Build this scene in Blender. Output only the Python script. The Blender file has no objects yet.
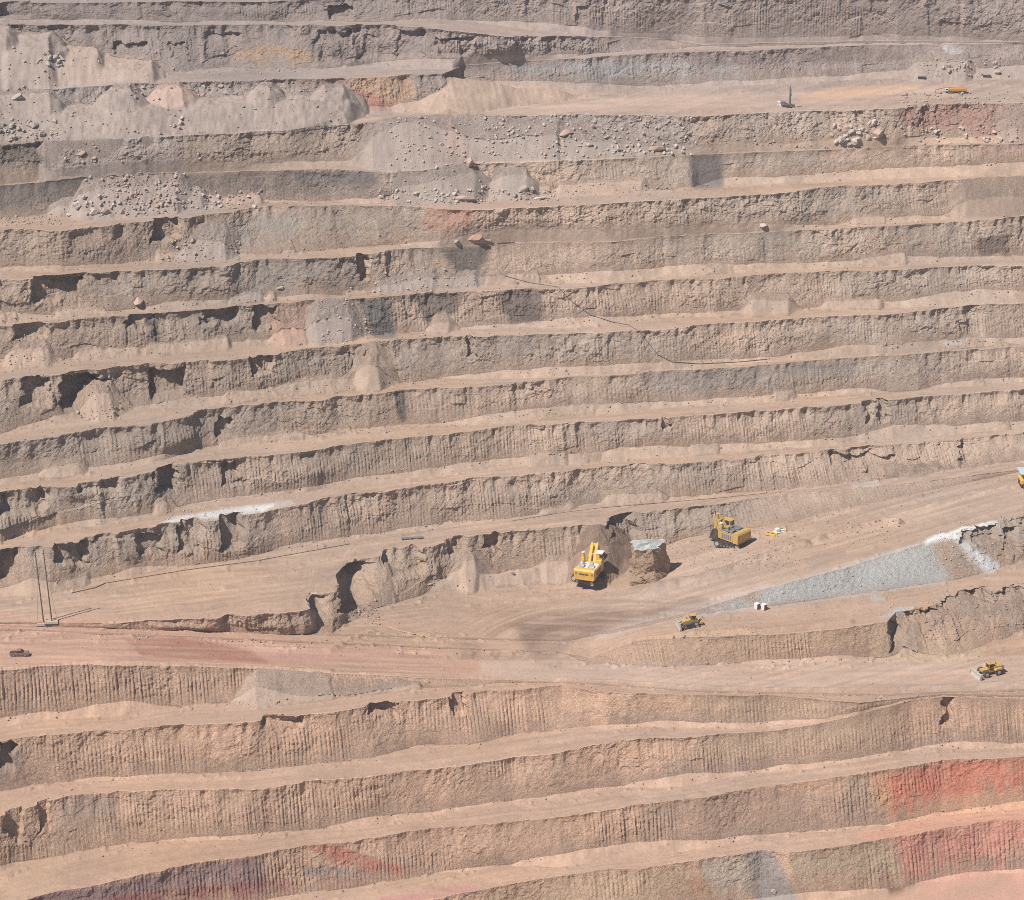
import bpy, bmesh, math, random
import numpy as np
from mathutils import Vector, Matrix
R_ = math.radians
random.seed(7)
scene = bpy.context.scene
COL = scene.collection

# ------------------------------------------------------------------ camera
PITCH, FPX, DIST = R_(22.0), 2600.0, 750.0
CZ = DIST * math.sin(PITCH + math.atan((590 - 450) / FPX))      # height of the camera above the haul road
cam_d = bpy.data.cameras.new('camera')
cam_d.sensor_fit = 'HORIZONTAL'; cam_d.sensor_width = 36.0
cam_d.lens = FPX / 1024.0 * 36.0
cam_d.clip_start = 1.0; cam_d.clip_end = 12000.0
cam = bpy.data.objects.new('camera', cam_d); COL.objects.link(cam)
cam.location = (0, 0, CZ); cam.rotation_euler = (math.pi / 2 - PITCH, 0, 0)
scene.camera = cam
scene.render.resolution_x, scene.render.resolution_y = 1024, 900

# ------------------------------------------------------------------ light
SUN_EL, SUN_AZ = R_(54.0), R_(-124.0)      # azimuth measured from +Y (away from camera) towards +X
to_sun = Vector((math.sin(SUN_AZ) * math.cos(SUN_EL), math.cos(SUN_AZ) * math.cos(SUN_EL), math.sin(SUN_EL)))
world = bpy.data.worlds.new('World'); scene.world = world; world.use_nodes = True
wn = world.node_tree
sky = wn.nodes.new('ShaderNodeTexSky'); sky.sky_type = 'NISHITA'; sky.sun_disc = False
sky.sun_elevation = SUN_EL; sky.sun_rotation = SUN_AZ
sky.altitude = 2800.0; sky.air_density = 1.0; sky.dust_density = 1.5
bg = wn.nodes['Background']; bg.inputs['Strength'].default_value = 0.075
wn.links.new(sky.outputs[0], bg.inputs['Color'])
sun_d = bpy.data.lights.new('sun', 'SUN'); sun_d.energy = 4.8; sun_d.angle = R_(0.53); sun_d.color = (1.0, 0.95, 0.89)
sun = bpy.data.objects.new('sun', sun_d); COL.objects.link(sun)
sun.rotation_euler = to_sun.to_track_quat('Z', 'Y').to_euler()
vs = scene.view_settings
vs.view_transform = 'Standard'; vs.look = 'None'; vs.exposure = 0.2; vs.gamma = 1.0; vs.use_curve_mapping = False
try:
    scene.cycles.use_denoising = False
    scene.cycles.filter_width = 0.9
    scene.cycles.max_bounces = 6; scene.cycles.diffuse_bounces = 3; scene.cycles.volume_bounces = 1
except Exception:
    pass

# ------------------------------------------------------------------ pixel <-> place
CP, SP = math.cos(PITCH), math.sin(PITCH)
def ray(x, y):
    u = (np.asarray(x, float) - 512) / FPX; v = (np.asarray(y, float) - 450) / FPX
    return u, CP - v * SP, -SP - v * CP
def at(x, y, z):
    """point on the horizontal plane z that the photograph shows at pixel x, y"""
    dx, dy, dz = ray(x, y); t = (np.asarray(z, float) - CZ) / dz
    return dx * t, dy * t, np.asarray(z, float) + 0 * t
def pix(X, Y, Z):
    zc = Z - CZ
    dep = Y * CP - zc * SP
    return 512 + FPX * X / dep, 450 - FPX * (Y * SP + zc * CP) / dep

# ------------------------------------------------------------------ noise
_rng = np.random.RandomState(11)
_TAB = _rng.rand(65536).astype(np.float32)
def _h(ix, iy, iz, s):
    n = (ix * 374761393 + iy * 668265263 + iz * 2147483647 + s * 974634777) & 0xffffffff
    n = ((n ^ (n >> 13)) * 1274126177) & 0xffffffff
    return _TAB[(n ^ (n >> 16)) & 65535]
def noise(x, y, z=None, s=0):
    """value noise 0..1"""
    x = np.asarray(x, np.float64); y = np.asarray(y, np.float64)
    x, y = np.broadcast_arrays(x, y)
    x0 = np.floor(x); y0 = np.floor(y); fx = (x - x0).astype(np.float32); fy = (y - y0).astype(np.float32)
    ux = fx * fx * (3 - 2 * fx); uy = fy * fy * (3 - 2 * fy)
    ix = x0.astype(np.int64); iy = y0.astype(np.int64)
    def plane(iz):
        a = _h(ix, iy, iz, s); b = _h(ix + 1, iy, iz, s); c = _h(ix, iy + 1, iz, s); d = _h(ix + 1, iy + 1, iz, s)
        a = a + (b - a) * ux; c = c + (d - c) * ux
        return a + (c - a) * uy
    if z is None:
        return plane(np.int64(0))
    z = np.broadcast_to(np.asarray(z, np.float64), x.shape)
    z0 = np.floor(z); fz = (z - z0).astype(np.float32); uz = fz * fz * (3 - 2 * fz); iz = z0.astype(np.int64)
    a = plane(iz); b = plane(iz + 1)
    return a + (b - a) * uz
def fbm(x, y, z=None, oct=3, s=0, gain=0.5):
    t = 0; a = 1.0; n = 0; k = 1.0
    for o in range(oct):
        t = t + a * (noise(x * k, y * k, None if z is None else z * k, s + 17 * o) - 0.5); n += a; a *= gain; k *= 2.03
    return t / n * 2            # about -1..1
def cellhash(x, y, s):
    return _h(np.floor(x).astype(np.int64), np.floor(y).astype(np.int64), np.int64(3), s)
def sstep(a, b, x):
    t = np.clip((x - a) / (b - a), 0, 1); return t * t * (3 - 2 * t)

# ------------------------------------------------------------------ materials
def new_mat(name):
    m = bpy.data.materials.new(name); m.use_nodes = True
    nt = m.node_tree; b = nt.nodes['Principled BSDF']
    return m, nt, b
def terrain_mat(name, bump=0.35, speck=0.22, scale=1.0, streak=0.0):
    m, nt, b = new_mat(name); N = nt.nodes; K = nt.links
    b.inputs['Roughness'].default_value = 0.96; b.inputs['Specular IOR Level'].default_value = 0.12
    at_ = N.new('ShaderNodeVertexColor'); at_.layer_name = 'Col'
    geo = N.new('ShaderNodeNewGeometry')
    n1 = N.new('ShaderNodeTexNoise'); n1.inputs['Scale'].default_value = 0.9 * scale; n1.inputs['Detail'].default_value = 6; n1.inputs['Roughness'].default_value = 0.68
    K.new(geo.outputs['Position'], n1.inputs['Vector'])
    mp = N.new('ShaderNodeMapping'); mp.inputs['Scale'].default_value = (1.1, 1.1, 0.09)
    n2 = N.new('ShaderNodeTexNoise'); n2.inputs['Scale'].default_value = 1.0; n2.inputs['Detail'].default_value = 3
    K.new(geo.outputs['Position'], mp.inputs['Vector']); K.new(mp.outputs[0], n2.inputs['Vector'])
    r1 = N.new('ShaderNodeMapRange'); r1.inputs[1].default_value = 0.25; r1.inputs[2].default_value = 0.75
    r1.inputs[3].default_value = 1 - speck; r1.inputs[4].default_value = 1 + speck
    K.new(n1.outputs[0], r1.inputs[0])
    r2 = N.new('ShaderNodeMapRange'); r2.inputs[1].default_value = 0.3; r2.inputs[2].default_value = 0.7
    r2.inputs[3].default_value = 1 - streak; r2.inputs[4].default_value = 1 + streak
    K.new(n2.outputs[0], r2.inputs[0])
    mu = N.new('ShaderNodeMath'); mu.operation = 'MULTIPLY'; K.new(r1.outputs[0], mu.inputs[0]); K.new(r2.outputs[0], mu.inputs[1])
    vm = N.new('ShaderNodeVectorMath'); vm.operation = 'SCALE'
    K.new(at_.outputs[0], vm.inputs[0]); K.new(mu.outputs[0], vm.inputs['Scale'])
    K.new(vm.outputs[0], b.inputs['Base Color'])
    n3 = N.new('ShaderNodeTexNoise'); n3.inputs['Scale'].default_value = 1.7 * scale; n3.inputs['Detail'].default_value = 5; n3.inputs['Roughness'].default_value = 0.7
    K.new(geo.outputs['Position'], n3.inputs['Vector'])
    bp = N.new('ShaderNodeBump'); bp.inputs['Strength'].default_value = bump; bp.inputs['Distance'].default_value = 0.5
    K.new(n3.outputs[0], bp.inputs['Height']); K.new(bp.outputs[0], b.inputs['Normal'])
    return m
M_FACE = terrain_mat('rock_face_mat', bump=0.9, speck=0.36, streak=0.07, scale=2.8)
M_FLAT = terrain_mat('dusty_ground_mat', bump=0.35, speck=0.20, scale=2.2)
M_RUB = terrain_mat('rubble_mat', bump=0.5, speck=0.18, scale=1.2)

# ------------------------------------------------------------------ the pit wall
# crest / toe pixel polylines of every face, bottom -> top
LN = {}
LN['Z']=([(0,985),(200,950),(380,913),(456,895),(512,884),(600,871),(637,869),(697,860),(762,851),(790,854),(855,845),(888,839),(943,829),(993,821),(1024,820)],
        [(0,1035),(300,985),(512,935),(640,918),(700,908),(793,892),(903,888),(940,876),(968,871),(1024,868)])
LN['A']=([(0,909),(37,899),(75,889),(140,874),(200,864),(256,857),(306,846),(356,841),(406,832),(468,826),(512,821),(562,818),(632,806),(712,797),(768,786),(855,775),(943,761),(1024,757)],
        [(0,952),(100,930),(200,911),(276,897),(318,891),(376,881),(418,875),(468,866),(512,862),(587,850),(637,844),(768,834),(885,824),(943,811),(1024,802)])
LN['B']=([(0,816),(12,812),(50,802),(87,795),(140,791),(175,791),(250,789),(331,780),(368,777),(431,770),(512,758),(549,754),(622,740),(674,739),(724,734),(768,731),(813,725),(850,717),(880,709),(912,701),(943,697),(1024,699)],
        [(0,867),(50,855),(100,846),(175,839),(256,833),(318,827),(368,817),(441,810),(512,800),(562,792),(622,786),(687,775),(768,769),(863,757),(943,745),(1024,742)])
LN['C']=([(0,741),(32,735),(105,731),(187,725),(256,721),(301,716),(356,710),(418,701),(493,691),(524,690),(562,685),(607,694),(659,694),(744,697),(768,695),(828,701),(860,703),(885,700),(943,694),(1024,695)],
        [(0,792),(32,787),(100,779),(175,774),(256,769),(318,762),(373,759),(418,747),(481,741),(512,736),(604,726),(672,721),(712,722),(768,722),(818,720),(850,715.5),(880,707.5),(912,699),(943,695.5),(1024,697)])
LN['D']=([(0,671),(60,666),(92,665),(150,666),(236,669),(311,672),(360,674),(420,678),(500,680),(560,682),(612,684),(687,690),(768,692),(880,694),(1024,689)],
        [(0,720),(37,712),(87,707),(125,702),(187,706),(235,702),(300,700),(356,696),(416,689),(480,685),(500,682.5),(560,683),(612,686),(687,691.5),(768,693.5),(880,696),(1024,691)])
LN['G']=([(0,628),(560,652),(590,658),(642,640),(692,637),(768,635),(838,629),(888,622),(896,612),(928,608),(948,600),(983,592),(1024,590)],
        [(0,630),(560,653),(590,664),(662,667),(768,660),(820,658),(880,657),(890,656),(903,650),(943,656),(975,650),(993,642),(1024,632)])
LN['g']=([(0,625),(560,640),(620,628),(690,612),(768,588),(838,570),(928,542),(993,521),(1024,515)],
        [(0,626),(560,642),(620,632),(690,615),(768,606),(850,595),(953,580),(988,572),(1024,560)])
LN['F']=([(0,622),(60,623),(110,624),(140,621),(212,616),(256,615),(304,612),(311,609),(315,596),(334,592),(341,589),(351,571),(360,561),(374,558),(418,549),(481,536),(512,532),(587,527),(608,527),(614,523),(637,514),(659,510),(712,504),(768,497),(805,494),(893,485),(1018,470),(1040,467)],
        [(0,624),(60,625),(110,627),(140,636),(185,641),(256,641),(316,640),(330,634),(345,624),(358,613),(383,606),(418,597),(446,585),(480,579),(512,576),(562,570),(600,566),(630,557),(645,552),(687,537),(712,532),(793,522),(818,515),(868,505),(943,487),(1018,472),(1040,469)])
LN['I']=([(0,552),(50,549),(107,537),(162,527),(212,519),(256,512),(318,502),(376,492),(431,486),(473,477),(512,476),(544,474),(587,469),(624,466),(674,465),(724,461),(768,455),(843,451),(868,447),(948,442),(1024,434)],
        [(0,590),(32,579),(82,581),(132,567),(187,564),(256,554),(293,546),(356,536),(406,527),(468,520),(512,518),(587,506),(637,501),(724,495),(768,490),(818,485),(893,476),(930,472),(1018,462),(1040,460)])
LN['J']=([(0,497),(50,486),(100,484),(150,475),(175,467),(256,457),(306,452),(331,447),(406,439),(471,432),(512,426),(574,424),(637,419),(687,416),(768,411),(843,406),(880,401),(943,396),(1024,390)],
        [(0,541),(32,532),(82,522),(125,519),(175,509),(256,494),(313,485),(356,476),(418,469),(481,461),(512,456),(600,451),(619,447),(724,444),(768,441),(855,435),(893,427),(955,425),(1024,420)])
LN['K']=([(0,445),(75,435),(150,424),(200,412),(256,405),(331,399),(406,391),(512,385),(574,377),(617,376),(650,372),(768,365),(818,360),(905,355),(968,350),(1024,346)],
        [(0,481),(42,472),(100,465),(175,452),(256,440),(306,435),(381,427),(463,421),(512,413),(562,409),(637,401),(702,400),(768,396),(858,390),(918,389),(980,380),(1024,378)])
LN['L']=([(0,381),(62,375),(100,369),(150,365),(212,361),(256,357),(288,352),(356,345),(396,340),(443,337),(512,336),(612,332),(674,329),(712,324),(768,321),(830,316),(893,315),(973,306),(1024,304)],
        [(0,434),(67,415),(140,407),(185,399),(256,391),(301,386),(336,386),(416,380),(456,375),(512,371),(587,366),(662,362),(724,360),(768,356),(850,347),(943,341),(1024,338)])
LN['M']=([(0,327),(62,321),(125,316),(200,311),(256,306),(306,301),(356,299),(418,294),(512,290),(574,289),(619,284),(662,280),(719,279),(768,274),(825,272),(905,270),(968,266),(1024,266)],
        [(0,360),(65,357),(107,352),(165,347),(200,345),(256,342),(366,336),(418,334),(512,325),(562,319),(667,315),(707,312),(768,309),(818,307),(893,301),(980,290),(1024,290)])
LN['N']=([(0,281),(75,275),(162,270),(225,265),(256,261),(306,260),(361,254),(416,249),(512,243),(612,242),(662,237),(768,232),(838,229),(905,225),(968,222),(1024,217)],
        [(0,313),(62,315),(110,309),(195,302),(256,299),(313,294),(346,294),(406,290),(512,281),(562,275),(612,272),(687,265),(768,262),(830,260),(918,257),(1024,256)])
LN['O']=([(0,230),(62,231),(100,227),(140,222),(185,219),(256,208),(356,205),(418,207),(461,211),(512,209),(594,205),(687,199),(768,195),(830,187),(893,185),(960,180),(1024,176)],
        [(0,269),(87,265),(162,258),(256,253),(288,251),(361,247),(411,243),(456,240),(512,232),(637,230),(737,227),(830,224),(868,221),(940,215),(1024,208)])
LN['P']=([(0,186),(75,180),(175,174),(256,171),(331,169),(381,173),(430,170),(473,164),(542,162),(612,159),(687,155),(722,154),(768,152),(843,149),(928,145),(1024,144)],
        [(0,216),(70,215),(175,200),(256,201),(356,199),(430,195),(512,190),(562,191),(624,189),(692,188),(727,180),(768,176),(843,171),(928,166),(1024,162)])
LN['Q']=([(0,146),(40,142),(110,140),(185,135),(256,131),(356,125),(400,118),(450,115),(512,115),(672,116),(707,116),(768,113),(830,111),(893,109),(930,105),(1003,104),(1024,103)],
        [(0,176),(32,172),(110,164),(180,160),(250,165),(336,160),(400,156),(512,156),(612,154),(700,146),(768,144),(860,141),(930,138),(1024,136)])
LN['R']=([(0,92),(100,86),(256,80),(348,79),(406,75),(446,74),(462,66),(512,62),(587,58),(637,54),(704,52),(768,50),(868,45),(1024,44)],
        [(0,125),(60,112),(112,111),(256,112),(348,101),(391,107),(430,100),(453,88),(512,81),(587,84),(649,86),(712,82),(768,80),(855,75),(905,72),(943,71),(1024,64)])
LN['S']=([(0,25),(62,26),(125,26),(200,25),(230,25),(256,25),(288,26),(381,26),(431,29),(506,36),(549,37),(617,37),(672,40),(704,45),(768,43),(868,41),(1024,42)],
        [(0,52),(57,54),(120,66),(175,71),(225,67),(256,69),(318,69),(366,62),(436,59),(512,56),(587,54),(637,50),(697,47),(768,46),(868,43),(1024,43)])
LN['U']=([(0,3),(256,2),(356,-1),(512,-4),(768,-9),(1024,-12)],
        [(0,19),(130,21),(256,22),(356,21),(443,21),(512,22),(582,26),(637,34),(712,37),(768,38),(943,39),(1024,41)])
# level heights between the faces, bottom to top, as (photo column, metres above the haul road)
ROAD = [(0, 12), (100, 11.3), (235, 7.5), (300, 5.5), (480, 0.6), (560, 0)]
C_ = lambda v: [(0, v), (1024, v)]
LEV = [
    [(0, -48.5), (512, -44), (768, -41), (1024, -37)],
    [(0, -36.5), (512, -32), (768, -29.5), (896, -27), (1024, -24.5)],
    [(0, -25), (512, -21.5), (768, -17.5), (896, -13.5), (1024, -12.5)],
    [(0, -12.5), (512, -11), (640, -8), (768, -7.7), (830, -5.2), (890, -1.8), (930, -0.8), (1024, -0.8)],
    [(0, -1), (235, 0), (480, -0.2), (1024, -0.3)],
    ROAD + [(1024, 0)],
    ROAD + [(590, 0.3), (642, 4.5), (692, 6), (768, 7), (888, 8), (1024, 8.5)],
    ROAD + [(620, 2.2), (690, 6.8), (768, 10.5), (850, 13), (928, 15), (1024, 17)],
    [(0, 12.7), (340, 12.5), (512, 12.5), (640, 14), (768, 15), (900, 16.5), (1024, 18)],
    C_(23.5), C_(34), C_(44), C_(55.5), C_(66), C_(77), C_(88), C_(97), C_(108), C_(118),
    [(0, 130), (440, 129.5), (620, 122), (704, 119), (1024, 118.7)], C_(136)]
ORDER = ['Z', 'A', 'B', 'C', 'D', 'G', 'g', 'F', 'I', 'J', 'K', 'L', 'M', 'N', 'O', 'P', 'Q', 'R', 'S', 'U']
THETA = {'g': 38, 'R': 60, 'Q': 62, 'S': 72, 'U': 76, 'G': 64}
# stretches where a face is not cut rock but a slope of broken spoil: face, from x, to x, angle, colour
GREY_S = (0.345, 0.277, 0.235); TAN_S = (0.41, 0.302, 0.232); PINK_S = (0.43, 0.312, 0.252); BROWN_S = (0.285, 0.20, 0.148); RED_S = (0.42, 0.275, 0.21)
SPOIL = []
xs = np.concatenate([np.arange(-230, -8, 6.0), np.arange(-8, 1032, 1.02), np.arange(1032, 1260, 6.0)])
NC = len(xs)
def ipx(pl, x, ext=True):
    a = np.array(pl, float); y = np.interp(x, a[:, 0], a[:, 1])
    if ext:
        sl = (np.interp(150, a[:, 0], a[:, 1]) - a[0, 1]) / 150.0
        y = np.where(x < 0, a[0, 1] + sl * x, y)
        xe = a[-1, 0]; sr = (a[-1, 1] - np.interp(xe - 150, a[:, 0], a[:, 1])) / 150.0
        y = np.where(x > xe, a[-1, 1] + sr * (x - xe), y)
    return y
lev = [ipx(l, xs, False) for l in LEV]
nodes = []          # (Y, Z) rows of the profile
segs = []           # (type, face index, first node, rows)
x0, y0, z0 = at(xs, 1180 + 0 * xs, lev[0])
prof = [(y0, lev[0])]
kinds = []
TAL = math.tan(R_(36))
spm = np.zeros((len(ORDER) + 1, NC)); spc = np.zeros((len(ORDER) + 1, NC, 3)) + .3
for k, n in enumerate(ORDER):
    cr, to = LN[n]
    yc = ipx(cr, xs); hpx = np.clip((ipx(to, xs) - yc) / 30, 0, 1)
    jt = 2.8 * fbm(xs / 60 + k * 9, 0 * xs + k, None, 2, 200)
    yt = np.maximum(ipx(to, xs) + jt * hpx * (n != 'g'), yc + 0.6)
    yc = yc + (0.35 * fbm(xs / 14 + k * 5, 0 * xs + k, None, 3, 202)) * hpx
    zl, zh = lev[k], lev[k + 1]
    zh = np.maximum(zh, zl + 0.02)
    _, Yc, _ = at(xs, yc, zh)
    dx, dy, dz = ray(xs, yt); m = -dz / dy                  # ray: z = CZ - Y*m
    th = np.full(NC, float(THETA.get(n, 68)))
    for (fn, xa, xb, an, tint) in SPOIL:
        if fn == n:
            jx = xs + 9 * fbm(xs / 12 + k, 0 * xs, None, 2, 207)
            ew = max(7, min(22, .2 * (xb - xa))); mk = sstep(xa - ew * .4, xa + ew * 1.6, jx) * sstep(xb + ew * .4, xb - ew * 1.6, jx); th = th * (1 - mk) + an * mk
            spm[k] = np.maximum(spm[k], mk); spc[k] = spc[k] * (1 - mk[:, None]) + np.array(tint) * mk[:, None]
    tt = np.tan(np.radians(th))
    # face line: z = zh - (Yc - Y)*tt
    Yt = (CZ - zh + Yc * tt) / (m + tt); e = CZ - Yt * m
    low = e < zl
    Yt = np.where(low, (CZ - zl) / m, Yt); e = np.where(low, zl, e)
    Yp = prof[-1][0]
    Yt = np.maximum(Yt, Yp + 0.6); Yt = np.minimum(Yt, Yc - 0.02)
    Yf = Yt - (e - zl) / TAL
    Yf = np.maximum(Yf, Yp + 0.35 * (Yt - Yp))
    Yc = np.maximum(Yc, Yt + 0.02)
    prof.append((Yf, zl)); kinds.append(('flat', k))
    prof.append((Yt, e)); kinds.append(('talus', k))
    prof.append((Yc, zh)); kinds.append(('face', k))
prof.append((prof[-1][0] + 60, prof[-1][1] + 0.0)); kinds.append(('flat', len(ORDER)))
prof.append((prof[-1][0] + 2500, prof[-1][1] + 30.0)); kinds.append(('back', len(ORDER)))
# rows
rowsY, rowsZ, rkind, rk, rv = [prof[0][0][None]], [prof[0][1][None]], ['flat'], [0], [0.0]
vis = (xs > 0) & (xs < 1024)
seg_rows = []
def pxy(Y, Z):
    dep = Y * CP - (Z - CZ) * SP
    return 450 - FPX * (Y * SP + (Z - CZ) * CP) / dep
r = 0
for (kd, k), (a, b) in zip(kinds, zip(prof[:-1], prof[1:])):
    ext = np.percentile((pxy(*a) - pxy(*b))[vis], 92)
    dens = {'flat': 0.80, 'talus': 0.8, 'face': 1.0, 'back': 0.02}[kd]
    n = int(max(3, min(60, math.ceil(ext * dens))))
    if kd == 'flat' and k == 0: n = 24
    t = (np.arange(1, n + 1) / n)[:, None]
    tg = 1 - (1 - t) ** 1.18 if kd == 'face' and ORDER[k] != 'g' else t       # steep top, easier foot
    rowsY.append(a[0] + (b[0] - a[0]) * tg); rowsZ.append(a[1] + (b[1] - a[1]) * t)
    rkind += [kd] * n; rk += [k] * n; rv += list(t[:, 0])
    seg_rows.append((kd, k, r, r + n)); r += n
Yg = np.concatenate(rowsY); Zg = np.concatenate(rowsZ)
NR = Yg.shape[0]
rk = np.array(rk); rv = np.array(rv)[:, None]; rkind = np.array(rkind)
dep = Yg * CP - (Zg - CZ) * SP
Xg = (xs[None] - 512) / FPX * dep
PX = np.broadcast_to(xs[None], Yg.shape); PY = pxy(Yg, Zg)
isface = (rkind == 'face')[:, None]; istal = (rkind == 'talus')[:, None]; isflat = (rkind == 'flat')[:, None]
print('sheet', NR, NC, NR * NC)

# --- per-face local measures on every row
Hf = np.zeros((len(ORDER) + 1, NC)); Fw = np.zeros((len(ORDER) + 2, NC))
crestX = []; nrm = np.zeros((len(ORDER) + 1, NC, 2))
for k in range(len(ORDER)):
    fl, ta, fa = prof[3 * k + 1], prof[3 * k + 2], prof[3 * k + 3]
    Hf[k] = fa[1] - ta[1]
    Fw[k] = np.maximum(ta[0] - prof[3 * k][0], 0.1)
    cx = (xs - 512) / FPX * (fa[0] * CP - (fa[1] - CZ) * SP)
    w = 30; kern = np.ones(2 * w + 1) / (2 * w + 1)
    cxs = np.convolve(np.pad(cx, w, 'reflect', reflect_type='odd'), kern, 'valid'); cys = np.convolve(np.pad(fa[0], w, 'reflect', reflect_type='odd'), kern, 'valid')
    tx, ty = np.gradient(cxs), np.gradient(cys); l = np.hypot(tx, ty)
    nrm[k, :, 0] = ty / l; nrm[k, :, 1] = -tx / l
Fw[len(ORDER)] = 60
nrm[-1] = nrm[-2]
# style per face: groove, slab, big, rough, crest break
STY = dict(Z=(.20, .2, .6, .30, .35), A=(.21, .22, .7, .30, .4), B=(.22, .25, .8, .32, .5), C=(.22, .22, .8, .33, .7), D=(.22, .2, .5, .3, .3),
           G=(.2, .2, .4, .27, .25), g=(0, 0, .35, .5, 0), F=(.17, .7, 1.0, .42, 1.0), I=(.14, .7, 1.0, .42, 1.0), J=(.15, .6, .9, .40, .9),
           K=(.12, .6, .9, .42, .8), L=(.10, .7, .9, .46, .8), M=(.10, .6, .9, .46, .8), N=(.09, .6, .9, .48, .8), O=(.07, .5, .9, .46, .7),
           P=(.07, .5, .8, .42, .6), Q=(.05, .6, 1.2, .6, .7), R=(.1, .7, 1.0, .5, .7), S=(.12, 1.2, 1.5, .6, 1.1), U=(.1, .9, .9, .45, .6))
ST = np.array([STY[n] for n in ORDER] + [(0, 0, 0, 0, 0)])
s_ = Xg * 0.975 + Yg * 0.22
# owner face of a row's horizontal shift: talus + face -> own face; flat -> face below
own = np.where(rkind == 'flat', np.maximum(rk - 1, 0), rk)
wrow = np.zeros((NR, NC))
flatdec = np.clip(1 - rv / 0.45, 0, 1) ** 1.5
for i in range(NR):
    k = rk[i]; v = rv[i, 0]
    if rkind[i] == 'face':
        wrow[i] = np.clip(Hf[k] / 6, 0, 1) * (0.30 + 0.70 * min(1, v / 0.35)) * (1 - (1 - np.clip(Fw[k + 1] / 6, .12, 1)) * v)
    elif rkind[i] == 'talus':
        wrow[i] = np.clip(Hf[k] / 6, 0, 1) * 0.30 * v
    elif rkind[i] == 'flat' and k > 0:
        wrow[i] = np.clip(Hf[k - 1] / 6, 0, 1) * np.clip(Fw[k] / 6, .12, 1) * flatdec[i]
vv = np.where(isface, rv, np.where(isflat, 1.0, 0.0)) * np.ones_like(Yg)
g, sl, bgm, ro, cb = [ST[own][:, i][:, None] * np.ones((1, NC)) for i in range(5)]
brok = ((own == 5) | (own == 6))[:, None] * sstep(905, 925, PX) * np.where((own == 6)[:, None], sstep(958, 968, PX), 1)
g = g * (1 - brok); sl = sl + 1.0 * brok; ro = ro + .5 * brok; cb = cb + .9 * brok
kk = own[:, None] * 7.3
leftm = 1.0 + 0.75 * sstep(430, 120, PX) * ((own >= 7) & (own <= 13))[:, None]
big = fbm(s_ / 19 + kk, Zg / 26, None, 3, 1) * 2.0 * bgm * leftm * (1 - .4 * sstep(380, 560, PX))
sw = s_ + 2.2 * (noise(s_ / 7 + kk, Zg / 8, None, 5) - .5)
slab = ((cellhash(sw / 4.3 + kk, (Zg + 5 * noise(s_ / 9, kk + 0 * s_, None, 8)) / 6.1, 21) - .5) * 1.3
        + (cellhash(sw / 10.7 + kk, Zg * 0 + kk, 22) - .5) * 1.6) * sl * leftm * sstep(0.35, 0.62, noise(s_ / 16 + 3 * kk, Zg / 12, None, 31))
# soften the slab edges a little
slab[:, 1:-1] = 0.25 * slab[:, :-2] + 0.5 * slab[:, 1:-1] + 0.25 * slab[:, 2:]
rough = fbm(s_ / 3.4, Zg / 3.0, Yg / 3.4, 4, 40, 0.80) * 1.55 * ro * (0.55 + 0.9 * sstep(.3, .7, noise(s_ / 11 + kk, Zg / 7, None, 45)))
# broken rock: small ledges that stick out
fine = fbm(s_ / .85, Zg / .8, Yg / .85, 2, 44, .7) * .42 * ro
rough = rough + fine
led = cellhash(sw / 1.9 + 3 * kk, (Zg + 2 * noise(s_ / 2.5, Zg / 3, None, 46)) / 1.5, 47) - .5
rough = rough + led * 0.55 * ro * sstep(.42, .62, noise(s_ / 8 + 5 * kk, Zg / 6, None, 48))
sg = s_ + 0.5 * (noise(s_ / 3.7 + kk, Zg / 7, None, 51) - .5) + 0.12 * (Zg - np.mean(Zg, 1, keepdims=True)) * (noise(s_ / 30 + kk, 0 * s_, None, 53) - .5)
ph = sg / (0.98 + .2 * cellhash(kk, kk * 0 + 3, 56))
gr = np.abs(np.sin(np.pi * ph)) ** 0.8 * (0.55 + 0.9 * cellhash(ph + kk, kk + 0 * ph, 54))
gmask = sstep(0.34, 0.62, noise(s_ / 19 + 2 * kk, Zg / 11 + kk, None, 52)) * (0.35 + 0.65 * sstep(0.95, 0.5, vv))
gmask = gmask * (0.6 + 0.8 * noise(ph * .9, Zg / 2.2, None, 55))
groove = (gr - 0.5) * g * 1.95 * gmask
brk = -np.clip(noise(s_ / 4.7 + kk, Zg / 30, None, 61) - 0.42, 0, 1) * 3.0 * cb * (.75 + .7 * sstep(420, 100, PX)) * sstep(0.4, 0.78, vv) * (1 - .6 * sstep(.86, 1, vv) * noise(s_ / 5 + 2 * kk, 0 * s_, None, 63))
brk = brk - np.clip(noise(s_ / 1.5 + kk, Zg / 4, None, 62) - 0.4, 0, 1) * 2.2 * cb * sstep(0.55, .85, vv) * (1 - .5 * sstep(.9, 1, vv))
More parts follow.
